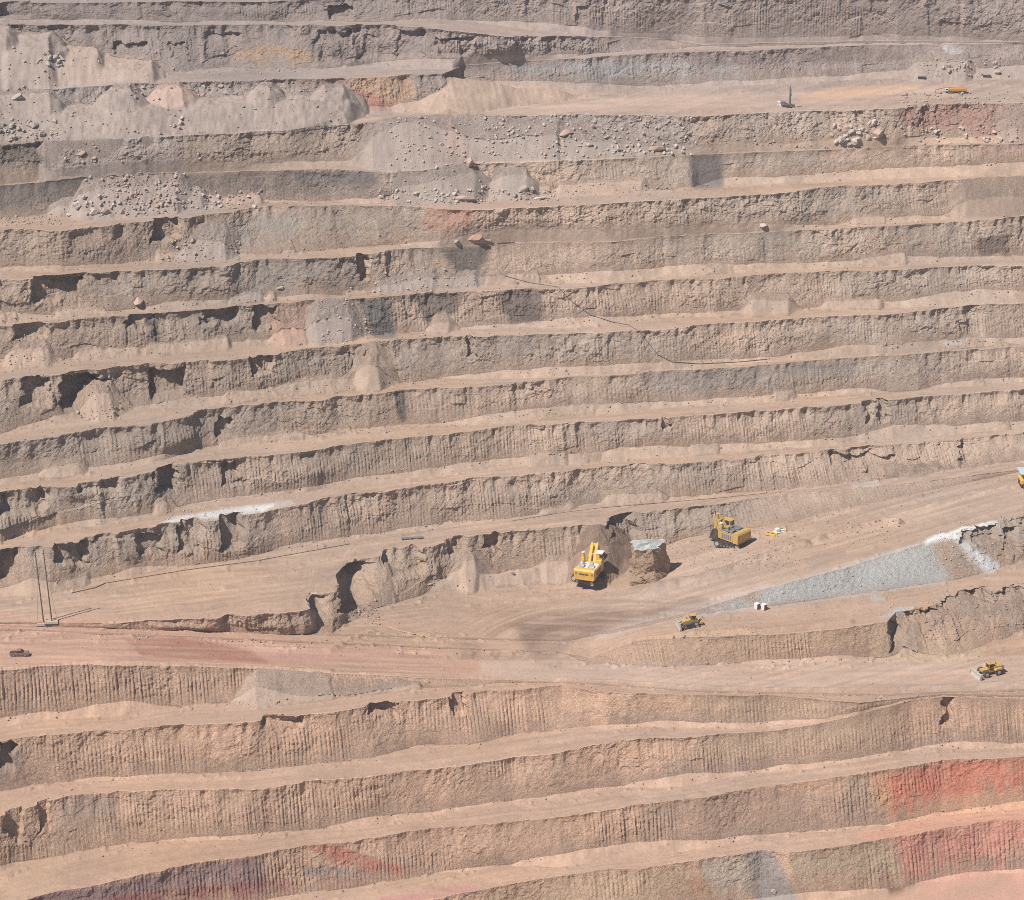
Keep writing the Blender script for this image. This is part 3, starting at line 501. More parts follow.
# patches of other rock, mud, gravel: (outline in the photo, colour, strength, 'f' faces / 'g' ground / 'a' all)
ZONES = [
    # red and pink ground, lower right
    ([(868, 781), (885, 776), (943, 763), (1040, 756), (1040, 812), (943, 816), (890, 828), (882, 808)], (0.54, 0.22, 0.148), .98, 'f'),
    ([(890, 826), (943, 812), (1040, 800), (1040, 824), (943, 832), (880, 842), (850, 838)], (0.53, 0.29, 0.205), .85, 'a'),
    ([(905, 815), (960, 795), (1040, 790), (1040, 805), (905, 822)], (0.56, 0.33, 0.20), .6, 'a'),
    ([(866, 776), (885, 776), (893, 800), (890, 826), (878, 812), (870, 790)], (0.50, 0.32, 0.19), .8, 'f'),
    ([(848, 778), (868, 777), (882, 822), (848, 824), (840, 800)], (0.39, 0.305, 0.22), .65, 'f'),
    ([(892, 838), (943, 830), (1040, 820), (1040, 872), (960, 872), (905, 886), (898, 860)], (0.51, 0.25, 0.19), .95, 'f'),
    ([(900, 890), (960, 868), (1040, 866), (1040, 920), (880, 920)], (0.54, 0.31, 0.235), .85, 'g'),
    ([(788, 854), (855, 845), (893, 840), (903, 872), (900, 888), (795, 894)], (0.375, 0.295, 0.21), .7, 'f'),
    ([(743, 854), (772, 850), (800, 905), (756, 905), (750, 880)], (0.285, 0.255, 0.235), .9, 'a'),
    ([(696, 862), (742, 855), (752, 880), (760, 905), (716, 905)], (0.40, 0.35, 0.285), .7, 'f'),
    ([(690, 880), (702, 878), (712, 905), (680, 905)], (0.45, 0.24, 0.15), .7, 'f'),
    ([(500, 890), (690, 862), (700, 905), (460, 910)], (0.44, 0.325, 0.215), .5, 'f'),
    # bottom left purple and red
    ([(-20, 912), (75, 889), (256, 857), (276, 897), (200, 920), (-20, 930)], (0.25, 0.165, 0.155), .95, 'f'),
    ([(120, 895), (290, 880), (300, 900), (60, 915)], (0.37, 0.16, 0.135), .85, 'f'),
    ([(305, 846), (330, 844), (420, 872), (400, 880), (360, 872), (330, 860)], (0.43, 0.185, 0.135), .85, 'f'),
    ([(318, 880), (360, 876), (372, 884), (330, 890)], (0.44, 0.20, 0.155), .8, 'f'),
    ([(300, 866), (360, 868), (380, 878), (340, 882), (305, 876)], (0.27, 0.22, 0.20), .7, 'f'),
    ([(380, 898), (470, 884), (480, 890), (420, 902), (380, 906)], (0.47, 0.25, 0.21), .8, 'g'),
    ([(60, 800), (110, 798), (120, 830), (60, 840)], (0.22, 0.20, 0.18), .45, 'f'),
    ([(70, 815), (200, 820), (200, 845), (50, 860)], (0.42, 0.28, 0.17), .4, 'f'),
    ([(-20, 745), (20, 745), (25, 790), (-20, 795)], (0.21, 0.19, 0.175), .6, 'f'),
    ([(-20, 800), (60, 795), (60, 900), (-20, 920)], (0.47, 0.32, 0.215), .6, 'g'),
    ([(640, 800), (768, 790), (880, 800), (870, 826), (640, 845)], (0.35, 0.245, 0.19), .6, 'f'),
    # haul road: pink dust and mud
    ([(-20, 612), (130, 622), (330, 641), (460, 655), (520, 676), (330, 668), (-20, 668)], (0.48, 0.295, 0.215), .85, 'g'),
    ([(125, 640), (180, 637), (250, 650), (270, 664), (200, 662), (140, 655)], (0.345, 0.180, 0.130), .9, 'g'),
    ([(260, 650), (400, 653), (470, 672), (380, 668), (262, 660)], (0.42, 0.25, 0.195), .55, 'g'),
    ([(0, 648), (120, 648), (120, 652), (0, 652)], (0.44, 0.27, 0.21), .5, 'g'),
    # wet brown sweep on the loading floor
    ([(512, 625), (560, 612), (640, 612), (700, 598), (720, 604), (650, 622), (600, 636), (545, 640), (530, 655), (520, 640)], (0.235, 0.160, 0.120), .85, 'g'),
    ([(530, 655), (545, 640), (580, 637), (560, 655), (565, 670), (545, 668)], (0.28, 0.20, 0.155), .7, 'g'),
    ([(640, 585), (720, 572), (800, 560), (800, 566), (720, 585), (640, 600)], (0.36, 0.265, 0.21), .55, 'g'),
    ([(800, 560), (840, 548), (848, 555), (815, 568)], (0.30, 0.22, 0.175), .6, 'g'),
    ([(930, 520), (965, 513), (968, 520), (945, 528)], (0.32, 0.235, 0.185), .6, 'g'),
    ([(600, 640), (700, 610), (770, 590), (770, 584), (690, 602), (590, 634)], (0.47, 0.38, 0.32), .6, 'g'),
    ([(590, 570), (625, 545), (640, 585), (612, 590)], (0.34, 0.24, 0.165), .7, 'a'),
    ([(480, 660), (1040, 655), (1040, 690), (690, 690), (480, 676)], (0.47, 0.355, 0.285), .6, 'g'),
    # grey gravel embankment
    ([(690, 616), (768, 588), (838, 569), (928, 541), (952, 580), (850, 596), (768, 606)], (0.415, 0.405, 0.38), .95, 'a'),
    ([(744, 603), (748, 592), (762, 590), (760, 604)], (0.40, 0.30, 0.23), .8, 'a'),
    ([(934, 545), (953, 538), (990, 574), (952, 581)], (0.40, 0.30, 0.225), .9, 'a'),
    ([(925, 545), (926, 539), (992, 520), (998, 522), (994, 527), (955, 538)], (0.68, 0.67, 0.64), .95, 'a'),
    ([(951, 537), (958, 536), (1000, 566), (992, 573), (984, 572)], (0.64, 0.635, 0.61), .95, 'a'),
    ([(880, 618), (900, 607), (918, 607), (915, 612), (890, 618)], (0.40, 0.40, 0.38), .9, 'a'),
    ([(868, 598), (878, 594), (886, 600), (872, 602)], (0.44, 0.42, 0.39), .7, 'a'),
    ([(905, 610), (935, 600), (935, 628), (910, 632)], (0.46, 0.30, 0.19), .6, 'f'),
    ([(870, 640), (960, 640), (990, 650), (960, 664), (880, 660)], (0.46, 0.345, 0.235), .6, 'a'),
    ([(162, 524), (175, 517), (256, 505), (276, 504), (262, 511), (200, 519), (166, 526)], (0.58, 0.575, 0.56), .9, 'g'),
    ([(256, 507), (290, 500), (295, 504), (262, 511)], (0.5, 0.47, 0.44), .6, 'g'),
    # lower faces tints
    ([(640, 640), (890, 622), (890, 660), (640, 668)], (0.43, 0.295, 0.195), .5, 'f'),
    ([(690, 690), (890, 696), (890, 760), (690, 770)], (0.385, 0.285, 0.20), .5, 'f'),
    ([(320, 605), (420, 545), (600, 525), (600, 580), (380, 610)], (0.40, 0.295, 0.21), .5, 'f'),
    # red and orange ground, upper centre
    ([(430, 206), (478, 212), (472, 222), (462, 238), (440, 240), (420, 222)], (0.44, 0.25, 0.18), .8, 'f'),
    ([(370, 198), (470, 205), (540, 200), (540, 206), (470, 212), (370, 204)], (0.45, 0.30, 0.235), .6, 'g'),
    ([(268, 310), (290, 300), (330, 312), (330, 325), (300, 345), (270, 345)], (0.41, 0.265, 0.20), .65, 'a'),
    ([(272, 325), (290, 318), (300, 335), (290, 345), (274, 342)], (0.22, 0.17, 0.14), .6, 'f'),
    ([(228, 72), (232, 55), (260, 44), (310, 52), (335, 62), (335, 70)], (0.43, 0.28, 0.165), .75, 'f'),
    ([(346, 78), (410, 74), (416, 95), (400, 106), (385, 108), (352, 96)], (0.50, 0.33, 0.22), .85, 'a'),
    ([(350, 96), (356, 88), (376, 95), (392, 106), (378, 109), (360, 104)], (0.44, 0.225, 0.18), .85, 'a'),
    ([(278, 82), (345, 77), (350, 86), (290, 88)], (0.34, 0.20, 0.15), .6, 'f'),
    ([(395, 115), (395, 105), (470, 103), (700, 96), (960, 86), (960, 96), (700, 110), (460, 116)], (0.50, 0.36, 0.28), .65, 'g'),
    ([(800, 97), (830, 88), (920, 84), (920, 90), (860, 98), (800, 102)], (0.52, 0.345, 0.24), .7, 'g'),
    ([(455, 76), (512, 82), (610, 92), (600, 98), (480, 102), (420, 104)], (0.47, 0.345, 0.265), .7, 'g'),
    ([(590, 84), (600, 70), (660, 62), (740, 66), (756, 78), (700, 84), (650, 88)], (0.40, 0.395, 0.365), .6, 'f'),
    ([(520, 84), (512, 66), (600, 60), (660, 60), (600, 84)], (0.29, 0.295, 0.285), .55, 'f'),
    ([(680, 56), (900, 48), (905, 60), (720, 66), (700, 72)], (0.235, 0.185, 0.16), .7, 'f'),
    ([(598, 78), (650, 76), (655, 82), (600, 84)], (0.27, 0.20, 0.17), .6, 'f'),
    ([(895, 108), (935, 104), (1005, 103), (1003, 118), (985, 134), (935, 136), (905, 124)], (0.36, 0.205, 0.165), .75, 'f'),
    ([(980, 130), (1002, 120), (1006, 128), (985, 144), (975, 140)], (0.45, 0.255, 0.195), .7, 'a'),
    ([(965, 148), (1040, 144), (1040, 168), (1000, 164)], (0.41, 0.26, 0.215), .6, 'f'),
    ([(585, 188), (620, 184), (630, 193), (590, 196)], (0.46, 0.30, 0.23), .6, 'a'),
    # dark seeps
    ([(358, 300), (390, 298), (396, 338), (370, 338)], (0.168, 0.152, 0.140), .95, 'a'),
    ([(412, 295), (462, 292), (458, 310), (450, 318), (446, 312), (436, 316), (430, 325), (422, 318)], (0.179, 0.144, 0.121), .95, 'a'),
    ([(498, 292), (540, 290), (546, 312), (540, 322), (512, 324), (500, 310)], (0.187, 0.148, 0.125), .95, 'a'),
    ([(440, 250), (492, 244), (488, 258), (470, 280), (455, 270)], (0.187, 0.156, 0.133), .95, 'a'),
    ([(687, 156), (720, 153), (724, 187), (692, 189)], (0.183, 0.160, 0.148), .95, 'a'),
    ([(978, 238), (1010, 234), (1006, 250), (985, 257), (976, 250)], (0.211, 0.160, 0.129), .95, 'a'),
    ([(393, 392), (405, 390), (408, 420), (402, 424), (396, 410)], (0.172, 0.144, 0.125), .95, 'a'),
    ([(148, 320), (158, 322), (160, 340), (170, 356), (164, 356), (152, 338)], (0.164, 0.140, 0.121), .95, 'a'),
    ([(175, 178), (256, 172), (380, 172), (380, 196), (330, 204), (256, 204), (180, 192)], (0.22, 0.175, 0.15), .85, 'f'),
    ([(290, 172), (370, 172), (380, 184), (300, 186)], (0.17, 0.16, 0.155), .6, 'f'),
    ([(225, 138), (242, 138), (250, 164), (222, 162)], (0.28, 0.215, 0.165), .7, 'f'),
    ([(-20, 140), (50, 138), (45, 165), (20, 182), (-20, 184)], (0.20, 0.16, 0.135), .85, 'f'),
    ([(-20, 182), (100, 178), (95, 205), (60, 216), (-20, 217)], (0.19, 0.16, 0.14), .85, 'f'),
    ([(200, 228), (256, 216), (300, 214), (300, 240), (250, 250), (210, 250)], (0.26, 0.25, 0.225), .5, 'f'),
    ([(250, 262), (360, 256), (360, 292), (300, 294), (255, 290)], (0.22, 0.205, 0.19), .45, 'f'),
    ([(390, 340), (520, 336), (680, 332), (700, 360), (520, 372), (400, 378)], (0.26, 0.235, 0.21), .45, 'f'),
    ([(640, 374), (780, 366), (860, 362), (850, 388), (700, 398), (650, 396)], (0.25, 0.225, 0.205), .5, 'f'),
    # cool dust on the upper spoil: covers benches and slopes alike
    ([(-20, 44), (60, 58), (110, 86), (340, 86), (345, 130), (300, 126), (200, 130), (130, 142), (60, 146), (-20, 142)], (0.375, 0.305, 0.262), .85, 'a'),
    ([(40, 140), (110, 138), (185, 133), (178, 165), (190, 190), (230, 204), (225, 212), (180, 218), (100, 222), (66, 216), (96, 180), (70, 178), (38, 176), (52, 160)], (0.37, 0.30, 0.262), .85, 'a'),
    ([(380, 125), (400, 112), (700, 116), (700, 148), (560, 158), (480, 160), (476, 196), (380, 200), (372, 190), (395, 172), (350, 168), (365, 150)], (0.395, 0.315, 0.265), .85, 'a'),
    ([(425, 118), (462, 118), (480, 160), (470, 192), (440, 196), (430, 160)], (0.44, 0.32, 0.255), .6, 'a'),
    ([(-20, 42), (60, 55), (150, 85), (350, 85), (345, 130), (180, 135), (60, 145), (-20, 145)], (0.36, 0.305, 0.275), .6, 'a'),
    ([(30, 52), (60, 55), (170, 80), (140, 86), (80, 80)], (0.41, 0.32, 0.265), .5, 'a'),
    ([(400, 116), (680, 116), (690, 150), (540, 160), (400, 158)], (0.375, 0.31, 0.275), .6, 'a'),
    ([(940, 44), (968, 46), (960, 58), (950, 58)], (0.55, 0.50, 0.47), .7, 'f'),
    ([(945, 340), (985, 335), (985, 342), (945, 346)], (0.5, 0.46, 0.42), .5, 'a'),
    ([(850, 484), (880, 480), (880, 486), (855, 490)], (0.48, 0.43, 0.385), .5, 'a'),
]
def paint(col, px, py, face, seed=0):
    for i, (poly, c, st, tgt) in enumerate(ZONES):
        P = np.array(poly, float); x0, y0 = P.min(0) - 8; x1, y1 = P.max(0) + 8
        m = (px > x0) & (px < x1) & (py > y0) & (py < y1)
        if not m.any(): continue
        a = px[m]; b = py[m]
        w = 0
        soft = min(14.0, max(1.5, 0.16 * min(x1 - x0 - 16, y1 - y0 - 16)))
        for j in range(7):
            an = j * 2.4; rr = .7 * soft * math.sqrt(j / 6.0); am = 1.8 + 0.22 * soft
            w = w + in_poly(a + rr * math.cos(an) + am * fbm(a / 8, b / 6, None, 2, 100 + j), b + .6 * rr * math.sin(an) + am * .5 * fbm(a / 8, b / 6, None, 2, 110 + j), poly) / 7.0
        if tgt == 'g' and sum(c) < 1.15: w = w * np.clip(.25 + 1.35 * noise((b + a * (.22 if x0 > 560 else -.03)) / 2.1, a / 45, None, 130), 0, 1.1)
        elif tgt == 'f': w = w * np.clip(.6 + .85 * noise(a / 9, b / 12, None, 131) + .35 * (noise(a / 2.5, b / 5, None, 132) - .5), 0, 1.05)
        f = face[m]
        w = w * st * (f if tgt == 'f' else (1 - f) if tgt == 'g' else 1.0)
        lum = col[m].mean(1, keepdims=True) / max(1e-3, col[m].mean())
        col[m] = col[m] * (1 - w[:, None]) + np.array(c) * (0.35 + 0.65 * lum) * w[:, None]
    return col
facew = np.where(isface, sstep(-.05, 0.5, rv + 0.5 * (noise(s_ / 2.2 + kk, Zg / 5, None, 89) - .5)), 0.0) * np.ones_like(Yg) * sstep(0.8, 2.5, Hf[own])
talw = np.where(istal, 1.0, 0.0) * np.ones_like(Yg)
# dust drifts on ledges: less face colour where the relief is concave near the toe
facew = facew * (1 - 0.35 * sstep(.45, .05, vv) * noise(s_ / 3, Zg / 4, None, 95))
SPF = np.zeros_like(Yg); SPC = np.zeros(Yg.shape + (3,)) + .3
for (fn, xa, xb, an, tint) in SPOIL:                    # a slide is wide at its foot and narrow at its head
    k = ORDER.index(fn); rws = np.where((own == k) & (rkind != 'flat'))[0]; r0, r1 = rws[0], rws[-1] + 1
    q = slice(r0, r1); hd = min(40, .40 * (xb - xa)) * vv[q]
    jx = PX[q] + 10 * fbm(PX[q] / 11, PY[q] / 8, None, 3, 208 + k)
    mk = sstep(xa + hd - 4, xa + hd + 4, jx) * sstep(xb - hd + 4, xb - hd - 4, jx)
    mk = mk * np.clip(1 - sstep(.45, 1.0, vv[q]) * 1.5 * (noise(PX[q] / 17 + k, 0 * PX[q], None, 209) > .52), .0, 1)
    SPF[q] = np.maximum(SPF[q], mk); SPC[q] = SPC[q] * (1 - mk[..., None]) + np.array(tint) * mk[..., None]
facew = facew * (1 - SPF)
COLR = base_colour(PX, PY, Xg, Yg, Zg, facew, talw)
spn = 1 + 0.16 * fbm(Xg / 2.0, Zg / 2.0, None, 3, 332) + 0.12 * fbm(s_ / 1.3, Zg / 12, None, 2, 333)
COLR = COLR * (1 - SPF[..., None]) + (SPC * spn[..., None]) * SPF[..., None]
# wheel tracks along the benches and roads
trk = np.where(isflat, ((noise(Xg / 40 + kk, (rv * 5 + 0 * Xg) + kk, None, 96) - .5) * .14 + (noise(Xg / 25 + kk, (Fw[rk] * rv / 0.8 + 0.6 * noise(Xg / 9, rv * 3 + 0 * Xg, None, 99)) + kk, None, 98) - .5) * .18) * sstep(.1, .3, rv) * sstep(1, .8, rv), 0)
COLR = COLR * (1 + trk[..., None])
fl5 = ((rk == 5) | (rk == 7) | (rk == 8) | (rk == 17))[:, None] & isflat
sweep = np.hypot((PX - 628) * .40, (PY - 668) * 1.0)                       # tyre arcs that swing round the corner of the ramp
arc = (noise(sweep / 1.5 + .8 * noise(PX / 18, PY / 9, None, 122), np.arctan2(PY - 668, PX - 628) * 2.2, None, 120) - .5) * .55 * sstep(2, 8, sweep) * sstep(95, 50, sweep) * sstep(760, 640, PX)
lin = (1 + .8 * ((rk == 5)[:, None] & (PX < 560))) * (noise((PY + PX * np.where(PX > 600, .27, np.where(PY > 640, -.03, .12))) / 1.6, PX / 70, None, 121) - .5) * .26
COLR = COLR * (1 + np.where(fl5, np.where((rk == 7)[:, None] | ((rk == 5)[:, None] & (PY < 660)), arc * sstep(664, 654, PY), 0) + lin * (1 - .7 * ((PX > 430) & (PX < 640) & (PY > 590))), 0)[..., None])
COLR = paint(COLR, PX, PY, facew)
FPXx, FPYy = pix(Xd, Yd, Zd)
sc_n = 1 + 0.15 * fbm(Xd / 2.2, Yd / 2.2, None, 3, 330) + 0.03 * fbm(Xd / 1.0, Zd / 9, None, 2, 331) + .09 * fbm(Xd / 14, Yd / 14, None, 2, 334)
sc_c = fillc * sc_n[..., None]
COLR = COLR * (1 - fillw[..., None]) + sc_c * fillw[..., None]

def set_cols(me, cols):
    ca = me.color_attributes.new('Col', 'FLOAT_COLOR', 'POINT')
    a = np.ones((len(cols), 4), np.float32); a[:, :3] = np.clip(cols, 0.01, 0.9)
    ca.data.foreach_set('color', a.ravel())
def grid_mesh(name, X, Y, Z, cols, mat, smooth):
    nr, nc = X.shape
    me = bpy.data.meshes.new(name)
    co = np.stack([X, Y, Z], -1).reshape(-1, 3).astype(np.float32)
    idx = np.arange(nr * nc).reshape(nr, nc)
    q = np.stack([idx[:-1, :-1], idx[:-1, 1:], idx[1:, 1:], idx[1:, :-1]], -1).reshape(-1, 4).astype(np.int32)
    me.vertices.add(len(co)); me.vertices.foreach_set('co', co.ravel())
    me.loops.add(q.size); me.loops.foreach_set('vertex_index', q.ravel())
    me.polygons.add(len(q)); me.polygons.foreach_set('loop_start', np.arange(0, q.size, 4, dtype=np.int32))
    me.polygons.foreach_set('loop_total', np.full(len(q), 4, np.int32))
    me.polygons.foreach_set('use_smooth', np.full(len(q), smooth))
    me.update(calc_edges=True); me.materials.append(mat)
    set_cols(me, cols.reshape(-1, 3))
    o = bpy.data.objects.new(name, me); COL.objects.link(o)
    return o
def structure(o, label=None):
    o['kind'] = 'structure'
    if label: o['label'] = label
    return o
names_flat = {0: 'pit_floor', 5: 'haul_road', 6: 'quarry_terrace', 7: 'loading_floor', 17: 'drill_platform', len(ORDER): 'pit_rim'}
names_face = {'g': 'gravel_embankment'}
i = 0
while i < len(seg_rows):
    kd, k, a, b = seg_rows[i]
    if kd == 'flat':
        if k < len(ORDER):
            b = seg_rows[i + 1][3]; i += 1            # the talus belongs to its bench
        nm = names_flat.get(k, 'quarry_bench'); mat = M_FLAT; sm = True
    elif kd == 'back':
        nm, mat, sm = 'plateau', M_FLAT, True
    else:
        nm = names_face.get(ORDER[k], 'quarry_face'); mat = M_FACE; sm = False
    sl_ = slice(a, b + 1)
    structure(grid_mesh(nm, Xd[sl_], Yd[sl_], Zd[sl_], COLR[sl_], mat, sm))
    i += 1

# ------------------------------------------------------------------ helpers for things
bpy.context.view_layer.update()
DG = bpy.context.evaluated_depsgraph_get()
def hit(x, y):
    """ground point seen at photo pixel x, y"""
    dx, dy, dz = ray(x, y); d = Vector((float(dx), float(dy), float(dz))).normalized()
    ok, loc, nor, idx, ob, mt = scene.ray_cast(DG, Vector((0, 0, CZ)), d)
    return (loc, nor) if ok else (None, None)
def drop(X, Y, ztop=400):
    ok, loc, nor, idx, ob, mt = scene.ray_cast(DG, Vector((X, Y, ztop)), Vector((0, 0, -1)))
    return loc.z if ok else 0.0
def tag(o, label, cat, group=None, kind=None):
    o['label'] = label
    if kind: o['kind'] = kind
    else: o['category'] = cat
    if group: o['group'] = group
    return o

# ------------------------------------------------------------------ plain paint and metal
def paint_mat(name, c, rough=0.55, metal=0.0, dirt=0.35, dirt_c=(0.36, 0.27, 0.21)):
    m, nt, b = new_mat(name); N = nt.nodes; K = nt.links
    b.inputs['Roughness'].default_value = rough; b.inputs['Metallic'].default_value = metal
    geo = N.new('ShaderNodeNewGeometry')
    n = N.new('ShaderNodeTexNoise'); n.inputs['Scale'].default_value = 1.1; n.inputs['Detail'].default_value = 6
    K.new(geo.outputs['Position'], n.inputs['Vector'])
    r = N.new('ShaderNodeMapRange'); r.inputs[1].default_value = 0.42; r.inputs[2].default_value = 0.72; r.inputs[3].default_value = 0.0; r.inputs[4].default_value = dirt
    K.new(n.outputs[0], r.inputs[0])
    mx = N.new('ShaderNodeMix'); mx.data_type = 'RGBA'; mx.inputs[6].default_value = (*c, 1); mx.inputs[7].default_value = (*dirt_c, 1)
    K.new(r.outputs[0], mx.inputs[0]); K.new(mx.outputs[2], b.inputs['Base Color'])
    return m
Y_ = paint_mat('yellow_paint', (0.70, 0.42, 0.06), dirt=.45); OR_ = paint_mat('orange_paint', (0.56, 0.27, 0.06), dirt=.6); WH_ = paint_mat('white_paint', (0.72, 0.71, 0.68), dirt=.25)
DK_ = paint_mat('dark_steel', (0.035, 0.033, 0.035), .6, dirt=.25); GY_ = paint_mat('grey_steel', (0.16, 0.16, 0.165), .5); LG_ = paint_mat('worn_steel', (0.42, 0.40, 0.38), .4)
RB_ = paint_mat('tyre_rubber', (0.03, 0.03, 0.032), .9, dirt=.4); GL_ = paint_mat('dark_glass', (0.02, 0.025, 0.03), .12, dirt=.1)
MR_ = paint_mat('maroon_paint', (0.28, 0.05, 0.06), .5, dirt=.2); PK_ = paint_mat('dusty_red_paint', (0.22, 0.12, 0.115), .5, dirt=.5); RD_ = paint_mat('red_paint', (0.42, 0.10, 0.07), .5)
WD_ = paint_mat('weathered_wood', (0.13, 0.10, 0.075), .85); CN_ = paint_mat('dusty_concrete', (0.44, 0.38, 0.29), .9); CB_ = paint_mat('black_cable', (0.10, 0.08, 0.07), .8, dirt=.3)
YB_ = paint_mat('sun_bleached_yellow', (0.52, 0.36, 0.20), .8); LT_ = paint_mat('letter_paint', (0.05, 0.02, 0.03), .6, dirt=.1); LB_ = paint_mat('pale_blue_paint', (0.50, 0.58, 0.64), .5, dirt=.2)

class MB:
    def __init__(s): s.bm = bmesh.new()
    def box(s, c, d, rot=None, bev=0.0):
        r = bmesh.ops.create_cube(s.bm, size=1.0); vs_ = r['verts']
        M = Matrix.Translation(c) @ (rot.to_4x4() if rot else Matrix()) @ Matrix.Diagonal((*d, 1))
        bmesh.ops.transform(s.bm, matrix=M, verts=vs_)
        if bev: 
            es = list({e for v in vs_ for e in v.link_edges})
            bmesh.ops.bevel(s.bm, geom=es, offset=bev, segments=1, affect='EDGES')
        return s
    def cyl(s, a, b, r, r2=None, n=14):
        a, b = Vector(a), Vector(b); d = b - a
        res = bmesh.ops.create_cone(s.bm, cap_ends=True, segments=n, radius1=r, radius2=r if r2 is None else r2, depth=d.length)
        q = d.to_track_quat('Z', 'Y')
        bmesh.ops.transform(s.bm, matrix=Matrix.Translation((a + b) / 2) @ q.to_matrix().to_4x4(), verts=res['verts'])
        return s
    def beam(s, a, b, w, h):
        a, b = Vector(a), Vector(b); d = b - a
        q = d.to_track_quat('Y', 'Z')
        return s.box((a + b) / 2, (w, d.length, h), q.to_matrix(), min(w, h) * .12)
    def prism(s, prof, x0, x1):
        """outline in the y-z plane, extruded along x"""
        A = [s.bm.verts.new((x0, y, z)) for y, z in prof]; B = [s.bm.verts.new((x1, y, z)) for y, z in prof]
        n = len(prof)
        s.bm.faces.new(A[::-1]); s.bm.faces.new(B)
        for i in range(n): s.bm.faces.new((A[i], A[(i + 1) % n], B[(i + 1) % n], B[i]))
        return s
    def rot(s, ang, c=(0, 0, 0)):
        bmesh.ops.rotate(s.bm, cent=c, matrix=Matrix.Rotation(ang, 3, 'Z'), verts=s.bm.verts); return s
    def build(s, name, mat, parent=None):
        bmesh.ops.recalc_face_normals(s.bm, faces=s.bm.faces)
        me = bpy.data.meshes.new(name); s.bm.to_mesh(me); s.bm.free(); me.materials.append(mat)
        o = bpy.data.objects.new(name, me); COL.objects.link(o)
        if parent: o.parent = parent
        return o
def empty(name, loc, yaw=0.0, tilt=None):
    o = bpy.data.objects.new(name, None); COL.objects.link(o); o.location = loc; o.rotation_euler = (0, 0, yaw); o.empty_display_size = 1
    return o
def ground(px, py):
    l, n = hit(px, py); return Vector((l.x, l.y, l.z)), (l - Vector((0, 0, CZ))).length / FPX
def lettering(text, size, mat, parent, loc, rot, name='lettering'):
    cu = bpy.data.curves.new(name, 'FONT'); cu.body = text; cu.size = size; cu.align_x = 'CENTER'; cu.align_y = 'CENTER'; cu.extrude = 0.01; cu.offset = 0.02
    t = bpy.data.objects.new('tmp_text', cu); COL.objects.link(t); bpy.context.view_layer.update()
    me = bpy.data.meshes.new_from_object(t.evaluated_get(bpy.context.evaluated_depsgraph_get())); bpy.data.objects.remove(t); bpy.data.curves.remove(cu)
    me.materials.clear(); me.materials.append(mat)
    o = bpy.data.objects.new(name, me); COL.objects.link(o); o.parent = parent; o.location = loc; o.rotation_euler = rot
    return o
def stadium(L, H, n=7):
    r = H / 2; p = []
    for i in range(n + 1):
        a = -math.pi / 2 + math.pi * i / n; p.append((L / 2 - r + r * math.cos(a), r + r * math.sin(a)))
    for i in range(n + 1):
        a = math.pi / 2 + math.pi * i / n; p.append((-L / 2 + r + r * math.cos(a), r + r * math.sin(a)))
    return p
def xform(parts, ang):
    for o in parts: o.data.transform(Matrix.Rotation(ang, 4, 'Z'))

YS_ = paint_mat('shovel_yellow_paint', (0.70, 0.42, 0.06), dirt=.45)
Y2_ = paint_mat('dusty_yellow_paint', (0.56, 0.34, 0.075), .6, dirt=.8); BL_ = paint_mat('polished_blade', (0.50, 0.47, 0.43), .4, dirt=.5)
